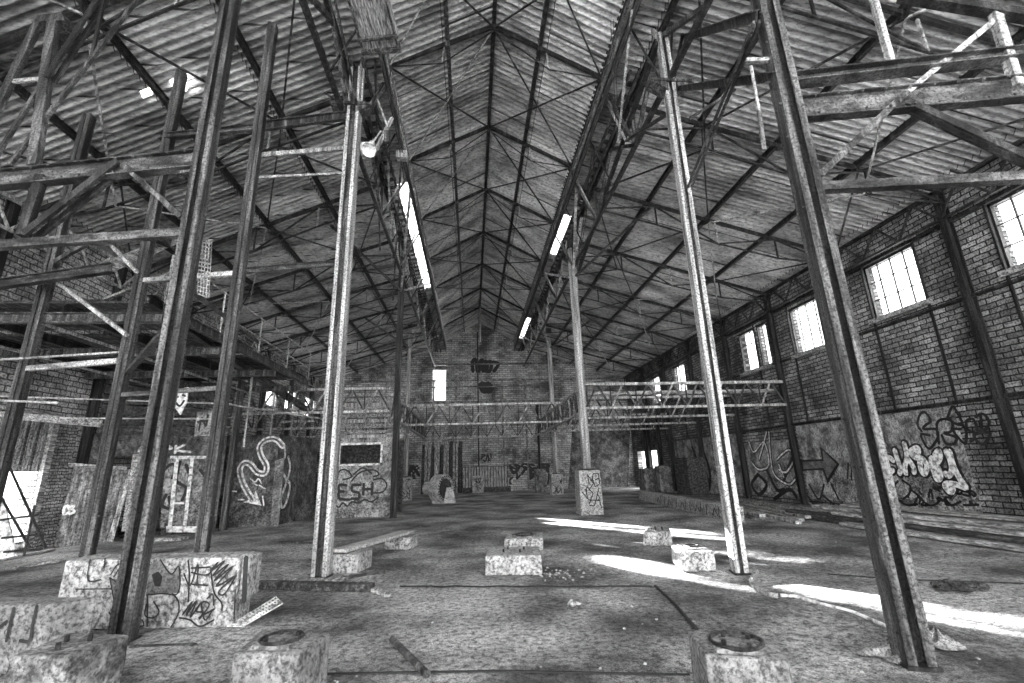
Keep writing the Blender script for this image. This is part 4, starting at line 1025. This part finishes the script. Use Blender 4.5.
marks([[(575, 480), (545, 478), (543, 505), (565, 508), (543, 510), (545, 540), (590, 545)], [(640, 478), (605, 480), (603, 505), (632, 515), (630, 540), (600, 540)], [(655, 475), (652, 520)], [(655, 498), (690, 496)], [(695, 470), (692, 520)]], c5b, .1, NY, .006, 'black', LWALL, 'bold black letters on the pale wall')
marks([[(530, 460), (545, 415), (575, 410), (600, 440), (560, 455)], [(600, 460), (640, 420), (700, 410), (725, 430), (700, 440)], [(700, 455), (740, 450), (760, 480), (740, 510), (700, 515)], [(520, 560), (540, 580), (560, 560), (580, 575), (600, 555), (630, 560), (660, 545), (690, 555), (720, 535)], [(610, 430), (650, 400), (690, 425)]], c5b, .06, NY, .006, 'black', LWALL, 'looping black outlines around the letters')
# timber slats over the lettered wall
o = empty('timber_screen', (-5.5, 20.8, 3.0), 'horizontal weathered boards above the lettered wall', 'boards')
for k in range(9):
    z = 3.1 + k * .24; r_ = random.Random(k); MB().box(-6.4, -3.1, 21.4, 21.45, z, z + .15 + r_.uniform(-.03, .03)).build('board', 'wood' if k % 3 else 'steel_light', o)

# ---------------------------------------------------------------- platform on the left
def platform():
    o = empty('platform', (-8.7, 12, 4.9), 'dark raised steel and board platform along the left wall', 'platform')
    x0, x1, y0, y1, z = XL + .05, -5.9, 8.9, 17.0, 4.95
    n = 22; r = random.Random(4)
    for k in range(n):
        ya = y0 + (y1 - y0) * k / n
        if k in (5, 11): continue
        MB().box(x0, x1 + r.uniform(-.15, .1), ya, ya + (y1 - y0) / n * .86, z, z + .05).build('deck_board', 'wood_dark', o)
    for x in (x0 + .2, -9.6, -7.7, x1): MB().ibar((x, y0, z - .11), (x, y1, z - .11), .1, .2, .02).build('joist', 'steel_dark' if x < x1 else 'steel', o)
    for y in (y0, 11.5, 14.2, y1): MB().ibar((x0, y, z - .3), (x1, y, z - .3), .12, .2, .02).build('cross_beam', 'steel', o)
    for x in (-10.2, -8.0): 
        mb = MB().bar((x, y0, z - .4), (x, y1, z - .4), .05, .05); mb.build('pipe', 'steel_light', o)
    for z_ in (z + .45, z + 1.0): MB().tube([(x1, y0, z_), (x1, y1, z_)], .02, 6).build('handrail', 'steel_light', o)
    for k in range(5):
        y = y0 + (y1 - y0) * k / 4; MB().tube([(x1, y, z), (x1, y, z + 1.02)], .02, 6).build('baluster', 'steel_light', o)
    MB().slab([(-9.2, 9.2, z + .1), (-7.2, 9.0, z + .1), (-6.8, 11.5, z + .5), (-9, 11.6, z + .45)], (0, 0, .03)).build('loose_sheet', 'sheet', o)
platform()
beam('platform_edge_beam', aY(-20, 287, 8.6), aY(112, 268, 8.2), .12, .18, 'steel', 'front edge beam of the left platform', 'i')
beam('diagonal_brace', aY(52, 278, 8.6), aY(128, 336, 8.0), .05, .06, 'steel_light', 'pale brace falling right below the platform edge')
beam('diagonal_brace', aY(55, 262, 8.6), aY(100, 236, 8.6), .07, .07, 'steel', 'short brace between platform and beam')
beam('diagonal_brace', aY(112, 246, 8.2), aY(137, 272, 8.0), .06, .05, 'steel_light', 'pale strut beside the bright edged column')
beam('platform_side_beam', aY(150, 300, 8.5), aY(222, 352, 12.6), .14, .2, 'steel_dark', 'dark side beam running back from the channel column', 'i')
beam('handrail_beam', aY(190, 290, 8.0), aY(262, 345, 14), .06, .07, 'steel', 'upper rail running back behind the slim column')
beam('platform_back_beam', aY(222, 352, 12.6), aY(322, 420, 26), .16, .24, 'steel', 'long beam running back toward the glaring windows', 'i')
for i, (x, y, yy) in enumerate(((250, 361, 15), (275, 378, 18), (300, 396, 22))):
    q = lerp(aY(222, 352, 12.6), aY(322, 420, 26), (.18, .36, .56)[i]) - Vector((0, 0, .1)); beam('hanger', q, Vector((q.x, q.y, q.z - 2.2)), .05, .05, 'steel_light', 'thin bright hanger below the back beam, %s from the camera' % ORD[i])
beam('conduit', aY(225, 404, 12), aY(330, 420, 16), .05, .05, 'steel_light', 'thin pale conduit left of the bench column', 'tube', 'pipe')
beam('conduit', aY(-5, 396, 11), aY(232, 404, 12), .035, .035, 'rod_light', 'long thin conduit across the left rooms', 'tube', 'pipe')
beam('conduit', aY(60, 418, 11.5), aY(225, 419, 12), .035, .035, 'rod_light', 'lower thin conduit across the left rooms', 'tube', 'pipe')
# horizontal timbers of the cladding above the small room
o = empty('timber_screen', (-8.8, 16.6, 3.0), 'dark horizontal cladding boards above the partition', 'boards')
for k in range(6):
    z = 3.02 + k * .3; a = TA + td * -.2 + Vector((0, 0, z)); b = TA + td * 3.2 + Vector((0, 0, z))
    MB().slab([a, b, b + Vector((0, 0, .24)), a + Vector((0, 0, .24))], -tnm * .04).build('board', 'wood_dark', o)
# face mask sign, dark banner, lettered panel
sg = [(172, 391), (188, 387), (187, 402), (180, 415), (172, 403)]
o = MB().slab([aY(x, y, 11.6) for x, y in sg], (0, .03, 0)).build('sign_board', 'white'); tag(o, 'small white pointed board with a scrawled face hanging under the platform', 'sign')
q_ = aY(181, 389, 11.6); MB().tube([q_, Vector((q_.x, q_.y, 4.75))], .01, 5).build('cord', 'steel_dark', o)
marks([[(176, 396), (178, 397)], [(183, 395), (185, 396)], [(176, 403), (180, 406), (184, 401)], [(174, 392), (181, 391), (186, 391)]], lambda x, y: aY(x, y, 11.6), .05, NY, .004, 'black', o)
o = MB().slab([aY(x, y, 12.5) for x, y in ((197, 412), (212, 410), (210, 436), (194, 436))], (0, .03, 0)).build('sign_board', 'plaster'); tag(o, 'grey panel with black scrawl above the white frame', 'panel')
q_ = aY(204, 411, 12.5); MB().tube([q_, Vector((q_.x, q_.y, 4.75))], .01, 5).build('cord', 'steel_dark', o)
marks([[(199, 430), (202, 418), (206, 426), (208, 415)], [(198, 422), (207, 421)]], lambda x, y: aY(x, y, 12.5), .05, NY, .004, 'black', o)
def perforated(P4, nu, nv, mat, label, name, th=.012):
    """plate with real slots"""
    A, B, C, D = [Vector(p) for p in P4]; mb = MB(); n = (B - A).cross(D - A).normalized() * th
    P = lambda u, v: A + (B - A) * u + (D - A) * v + (A - B + C - D) * u * v
    def cell(u0, u1, v0, v1): mb.slab([P(u0, v0), P(u1, v0), P(u1, v1), P(u0, v1)], n)
    fu, fv = .3, .28
    for i in range(nu + 1): u = i / nu; cell(max(0, u - fu / nu / 2), min(1, u + fu / nu / 2), 0, 1)
    for k in range(nv + 1):
        v = k / nv; cell(0, 1, max(0, v - fv / nv / 2), min(1, v + fv / nv / 2))
    return tag(mb.build(name, mat), label, 'metal strip')
a = aZ(227, 629); b = aZ(243, 629); c = aZ(283, 604, .12); d = aZ(276, 597, .14)
a.z = b.z = .02
perforated([a, b, c, d], 3, 14, 'white', 'white perforated metal strip resting on the floor by the plinth', 'perforated_strip')
perforated([aY(200, 238, 7.6), aY(212, 240, 7.6), aY(209, 298, 7.6), aY(197, 294, 7.6)], 4, 14, 'steel_light', 'perforated metal strip hanging beside the slim column', 'perforated_strip')

# ---------------------------------------------------------------- floor objects
def rod(p, q, r, mat, label, name='steel_pipe', cat='pipe'):
    p, q = Vector(p), Vector(q); return tag(MB().tube([p, q], r, 12).build(name, mat, None, False), label, cat)
p, q = aZ(392, 643), aZ(427, 679); p.z = q.z = .035
rod(p, q, .032, 'steel', 'short rusty pipe lying on the foreground floor')
def timber(px, w, h, z, mat, label, name='timber', cat='timber'):
    P = [aZ(*a) for a in px]; a, b = P; a.z = b.z = z + h / 2
    return tag(MB().bar(a, b, w, h).build(name, mat, bevel=.004), label, cat)
timber([(258, 588), (372, 591)], .16, .1, 0, 'wood_dark', 'dark squared timber on the floor right of the plinth')
timber([(262, 584), (345, 582)], .22, .05, 0, 'wood', 'flat board behind the dark timber right of the plinth')
timber([(355, 583), (388, 597)], .1, .04, 0, 'wood', 'splintered stick at the end of the dark timber')
timber([(338, 580), (385, 573)], .05, .04, 0, 'wood_dark', 'thin batten on the floor before the bench')
timber([(280, 543), (330, 545)], .06, .05, 0, 'wood_dark', 'thin stick on the floor beyond the slim column')
timber([(-6, 562), (52, 551)], .12, .05, 0, 'wood', 'pale board on the floor at the left edge')
timber([(6, 570), (60, 562)], .1, .05, 0, 'wood', 'second pale board in front of the first at the left edge')
timber([(130, 650), (195, 648)], .06, .04, 0, 'wood_dark', 'dark batten on the floor in front of the plinth')
timber([(150, 541), (185, 540)], .3, .08, 0, 'wood', 'pile of pale slats below the white frame')
# rope
pts = [(781, 597), (795, 598), (812, 603), (830, 608), (850, 613), (870, 621), (890, 630)]
tag(MB().tube([aZ(x, y) + Vector((0, 0, .02)) for x, y in smoothp(pts, 4)], .02, 6).build('rope', 'white'), 'pale rope trailing across the floor to the right column', 'rope')
pts = [(757, 573), (752, 582), (756, 590), (768, 596), (778, 598)]
tag(MB().tube([aZ(x, y) + Vector((0, 0, .025)) for x, y in smoothp(pts, 4)], .035, 6).build('rope', 'cloth'), 'bunched pale rope end beside the sunlit streak', 'rope')
def rag(cx_, cy_, rx, ry, h, seed, label):
    c = aZ(cx_, cy_); r = random.Random(seed); mb = MB(); n, m = 22, 8
    ph = [r.uniform(0, 6) for _ in range(6)]
    for j in range(m + 1):
        for i in range(n):
            t = 2 * pi * i / n; k = j / m; rad = k * (1 + .25 * sin(3 * t + ph[0]) + .15 * sin(5 * t + ph[1]))
            z = h * (1 - k) * (.6 + .5 * sin(4 * t + 6 * k + ph[2])) + .02 * sin(9 * t + ph[3]) * (1 - k) + .015
            mb.v.append(Vector((c.x + rx * rad * cos(t), c.y + ry * rad * sin(t), max(.004, z))))
    for j in range(m):
        for i in range(n):
            a = j * n + i; b = j * n + (i + 1) % n; mb.f.append((a, b, b + n, a + n))
    return tag(mb.build('rag', 'cloth', None, True), label, 'cloth')
rag(898, 655, .34, .16, .12, 1, 'crumpled pale rag at the left of the right column base')
rag(938, 645, .2, .16, .13, 2, 'crumpled rag behind the right column base')
def rock(c, s, r, mb):
    b = len(mb.v); n = 6
    for (rr, z) in ((.55, 0), (1, .35), (.75, .75), (.2, 1)):
        for k in range(n):
            t = 2 * pi * k / n; q = rr * s * r.uniform(.7, 1.15); mb.v.append(Vector((c.x + q * cos(t), c.y + q * sin(t), c.z + z * s * r.uniform(.8, 1.1))))
    for j in range(3):
        for k in range(n):
            a = b + j * n + k; e = b + j * n + (k + 1) % n; mb.f.append((a, e, e + n, a + n))
    mb.f.append(tuple(range(b + n - 1, b - 1, -1))); mb.f.append(tuple(range(b + 3 * n, b + 4 * n)))
r = random.Random(11); mb = MB()
for k in range(26):
    c = aZ(955 + r.gauss(0, 10), 589 + r.gauss(0, 1.6)); c.z += .015; rock(c, r.uniform(.035, .085), r, mb)
tag(mb.build('rubble_heap', 'rubber'), 'small heap of dark lumps in the sun streak at the right', 'rubble', None, 'stuff')
mb = MB()
for k in range(60):
    c = aZ(565 + r.gauss(0, 14), 575 + r.gauss(0, 3)); rock(c, r.uniform(.008, .03), r, mb)
tag(mb.build('rubble_scatter', 'concrete'), 'scattered crumbs of rubble right of the nearer low block', 'rubble', None, 'stuff')
mb = MB()
for k in range(900):
    y = 4 + 24 * r.random() ** 1.8; x = r.uniform(-1.15, 1.2) * y + .3
    if XL + .5 < x < XR - .5: rock(Vector((x, y, -.006)), r.choice((.005, .006, .008, .008, .012, .02)), r, mb)
tag(mb.build('floor_grit', 'concrete'), 'loose grit and small stones spread over the floor', 'grit', None, 'stuff')
tag((lambda m_: (rock(aZ(572, 606), .07, random.Random(2), m_), rock(aZ(578, 605), .05, random.Random(3), m_), m_)[2])(MB()).build('broken_stone', 'concrete'), 'small pale broken stone on the open foreground floor', 'stone')
# debris by the partition
r = random.Random(21)
for k, (x, y, w) in enumerate(((112, 538, .5), (124, 535, .45), (133, 530, .4))):
    c = aZ(x, y); mb = MB()
    mb.tube([c + Vector((w * cos(t) * .8, w * .3 * sin(t), .12 + .1 * sin(3 * t))) for t in [i * .45 for i in range(15)]], .05, 8)
    tag(mb.build('coiled_hose', 'rubber'), ('dark coiled hose, left one by the leaning doors', 'dark coiled hose in the middle of the scrap by the doors', 'dark coiled hose at the right of the scrap by the doors')[k], 'hose')
# railing at far left
o = empty('stair_rail', aZ(25, 556), 'dark steel stair rail by the bright left door', 'railing')
lf = lambda x, y: aY(x, y, 11.2)
for a, b in (((10, 468), (46, 548)), ((0, 495), (30, 548)), ((35, 505), (24, 556)), ((0, 520), (38, 515)), ((2, 538), (45, 534)), ((4, 552), (42, 549))): MB().tube([lf(*a), lf(*b)], .025, 6).build('rail_bar', 'steel_dark', o)
tag(MB().slab([lf(-4, 500), lf(3, 498), lf(16, 556), lf(-4, 560)], (0, .04, 0)).build('leaning_sheet', 'white'), 'pale sheet leaning at the far left edge', 'sheet')
# long timber stack on the right
def stack():
    r = random.Random(31); n = 0
    base = aZ(1060, 537); far = aZ(745, 514)
    rows = []
    for lvl in range(4):
        for k in range(5 - lvl // 2):
            yl = r.uniform(-.2, .2)
            a = Vector((XR - 2.7 + .38 * k + r.uniform(-.06, .06) + lvl * .1, 6.6 + r.uniform(-.4, .6), .02 + lvl * .1)); b = Vector((XR - 3.1 + .42 * k + r.uniform(-.2, .2) + lvl * .12, 12.4 + r.uniform(-1.2, 2.2), .02 + lvl * .1))
            a.z += .045; b.z += .045
            tag(MB().bar(a, b, .3, .085).build('plank', ('wood', 'wood_dark', 'wood')[(lvl + k) % 3], bevel=.006), 'old plank, %s layer of the stack by the right wall, %s from its open side' % (('bottom', 'second', 'third', 'top')[lvl], ('first', 'second', 'third', 'fourth', 'fifth')[k]), 'plank', 'planks stacked along the right wall')
    for k, (x0, y0_, x1, y1_) in enumerate(((8.6, 12.3, 9.6, 18.2), (8.9, 12.6, 10.1, 19.2), (9.4, 13.0, 10.3, 17.5), (9.9, 12.9, 10.9, 18.8), (8.3, 13.4, 9.0, 17.0), (10.4, 13.2, 11.3, 19.5))):
        tag(MB().bar((x0, y0_, .05 + .02 * k), (x1, y1_, .05), .16, .08).build('plank', 'wood' if k % 2 else 'steel_light', bevel=.004), '%s batten lying loose beyond the right-hand stack, %s' % ('dark' if k % 2 else 'pale', ('second from the floor side', 'third from the floor side', 'fourth from the floor side', 'fifth from the floor side', 'nearest the open floor', 'closest to the wall')[k]), 'plank', 'loose battens beyond the stack')
stack()
# loading pit edge, with lettering
P = [aZ(598, 497), aZ(640, 505), aZ(722, 522)]
def pit():
    a, b = aZ(640, 500), aZ(735, 524)
    o = empty('low_kerb_wall', lerp(a, b, .5), 'low concrete kerb marked with black letters at the right of the hall', 'kerb')
    a = Vector((7.9, 22.5, 0)); b = Vector((7.3, 13.2, 0))
    MB().hexa([a, b, b + Vector((.35, 0, 0)), a + Vector((.35, 0, 0))], [a + Vector((0, 0, .42)), b + Vector((0, 0, .42)), b + Vector((.35, 0, .42)), a + Vector((.35, 0, .42))]).build('body', 'concrete', o, bevel=.02)
    n = Vector((-(a.y - b.y), a.x - b.x, 0)).normalized(); r = random.Random(8); st = []
    f = lambda u, v: lerp(a, b, u) + Vector((0, 0, v))
    for k in range(14):
        u = .3 + k * .047
        st.append([(u, .08), (u + .005, .34)] if k % 3 else [(u, .1), (u + .02, .3), (u + .035, .12)])
    marks(st, f, .06, n, .01, 'black', o, 'row of black letters on the kerb', False)
pit()
tag(MB().box(8.2, 12.0, 13.6, 22.5, 0, .06).build('slab', 'concrete_dark'), 'low dark concrete slab along the right wall behind the kerb', 'slab')
tag(MB().box(11.2, 12.2, 24.0, 25.6, 0, 1.9).build('cabinet', 'wood_dark', bevel=.02), 'dark tall bin standing against the right wall by the doorway', 'bin')

# plinth graffiti
def pf(x, y):
    n = Vector((pe.y, -pe.x, 0)); d = ray(x, y); t = (pfr - ORG).dot(n) / d.dot(n); return ORG + d * t
pnn = Vector((pe.y, -pe.x, 0))
if pnn.y > 0: pnn = -pnn
b7 = lambda u, v: pf(60 + u / 4.655, 540 + v / 4.655)
fill([(405, 255), (400, 120), (470, 90), (520, 158), (557, 122), (553, 245)], b7, pnn, .004, 'grey_paint', PLINTH, 'grey crown shape of the painted face')
fill([(235, 175), (300, 215), (262, 320)], b7, pnn, .004, 'grey_paint', PLINTH)
fill([(400, 265), (540, 255), (557, 310), (545, 365), (518, 402), (400, 402)], b7, pnn, .003, 'plaster', PLINTH)
fill([(430, 160), (460, 145), (480, 170), (470, 215), (445, 215)], b7, pnn, .009, 'black', PLINTH, 'dark eye of the painted face')
marks([[(525, 250), (552, 280), (556, 330), (540, 370), (520, 402)], [(405, 255), (480, 248), (553, 245), (557, 122), (520, 158), (470, 90)], [(235, 175), (300, 215)], [(235, 175), (262, 320)], [(240, 160), (270, 115), (300, 110)], [(255, 170), (285, 125), (305, 125)], [(405, 300), (400, 350), (440, 360), (465, 330), (440, 285)], [(412, 260), (410, 400)], [(365, 385), (385, 370), (395, 395), (375, 400)], [(145, 90), (135, 185), (195, 183)], [(215, 85), (210, 130)]], b7, .016, pnn, .008, 'black', PLINTH)
TG = [[(600, 95), (605, 170), (600, 285)], [(580, 155), (610, 210), (645, 110), (640, 210)], [(615, 130), (700, 125)], [(615, 150), (690, 160), (740, 100), (700, 150), (770, 95), (715, 165), (790, 110), (720, 190), (810, 120), (730, 215), (820, 165), (745, 235), (770, 250), (825, 165)], [(620, 205), (690, 210)], [(705, 130), (720, 240), (755, 290), (758, 325)],
      [(575, 345), (620, 285), (590, 350), (640, 280), (610, 360), (660, 290), (640, 330), (670, 335), (650, 370), (700, 300), (665, 290), (680, 370), (715, 325)], [(650, 360), (720, 320)], [(560, 360), (610, 370), (655, 400), (720, 370)], [(690, 270), (715, 250), (720, 300)], [(820, 230), (815, 365)], [(235, 335), (242, 345)]]
marks(TG, b7, .019, pnn, .01, 'black', PLINTH, 'black scribbled tags on the plinth')
mb = MB(); ribbon(mb, [b7(868, 85), b7(858, 280)], .06, pnn, .008); ribbon(mb, [b7(75, 228), b7(540, 225)], .012, pnn, .006); mb.build('groove', 'black', PLINTH)
f1a, f1b = aZ(-60, 606, .58), aZ(63, 603.5, .58)
F1 = [o_ for o_ in COL.objects if o_.get('label', '').startswith('tall drip-stained')][0]
fd = (f1b - f1a).normalized(); fn_ = Vector((fd.y, -fd.x, 0))
if fn_.y > 0: fn_ = -fn_
def f1p(x, y):
    d = ray(x, y); return ORG + d * ((f1b - ORG).dot(fn_) / d.dot(fn_))
marks([[(15, 608), (12, 622), (8, 640)], [(38, 606), (34, 625), (31, 640), (22, 640)], [(0, 628), (8, 621)]], f1p, .03, fn_, .012, 'black', F1, 'dark drips down the front face')
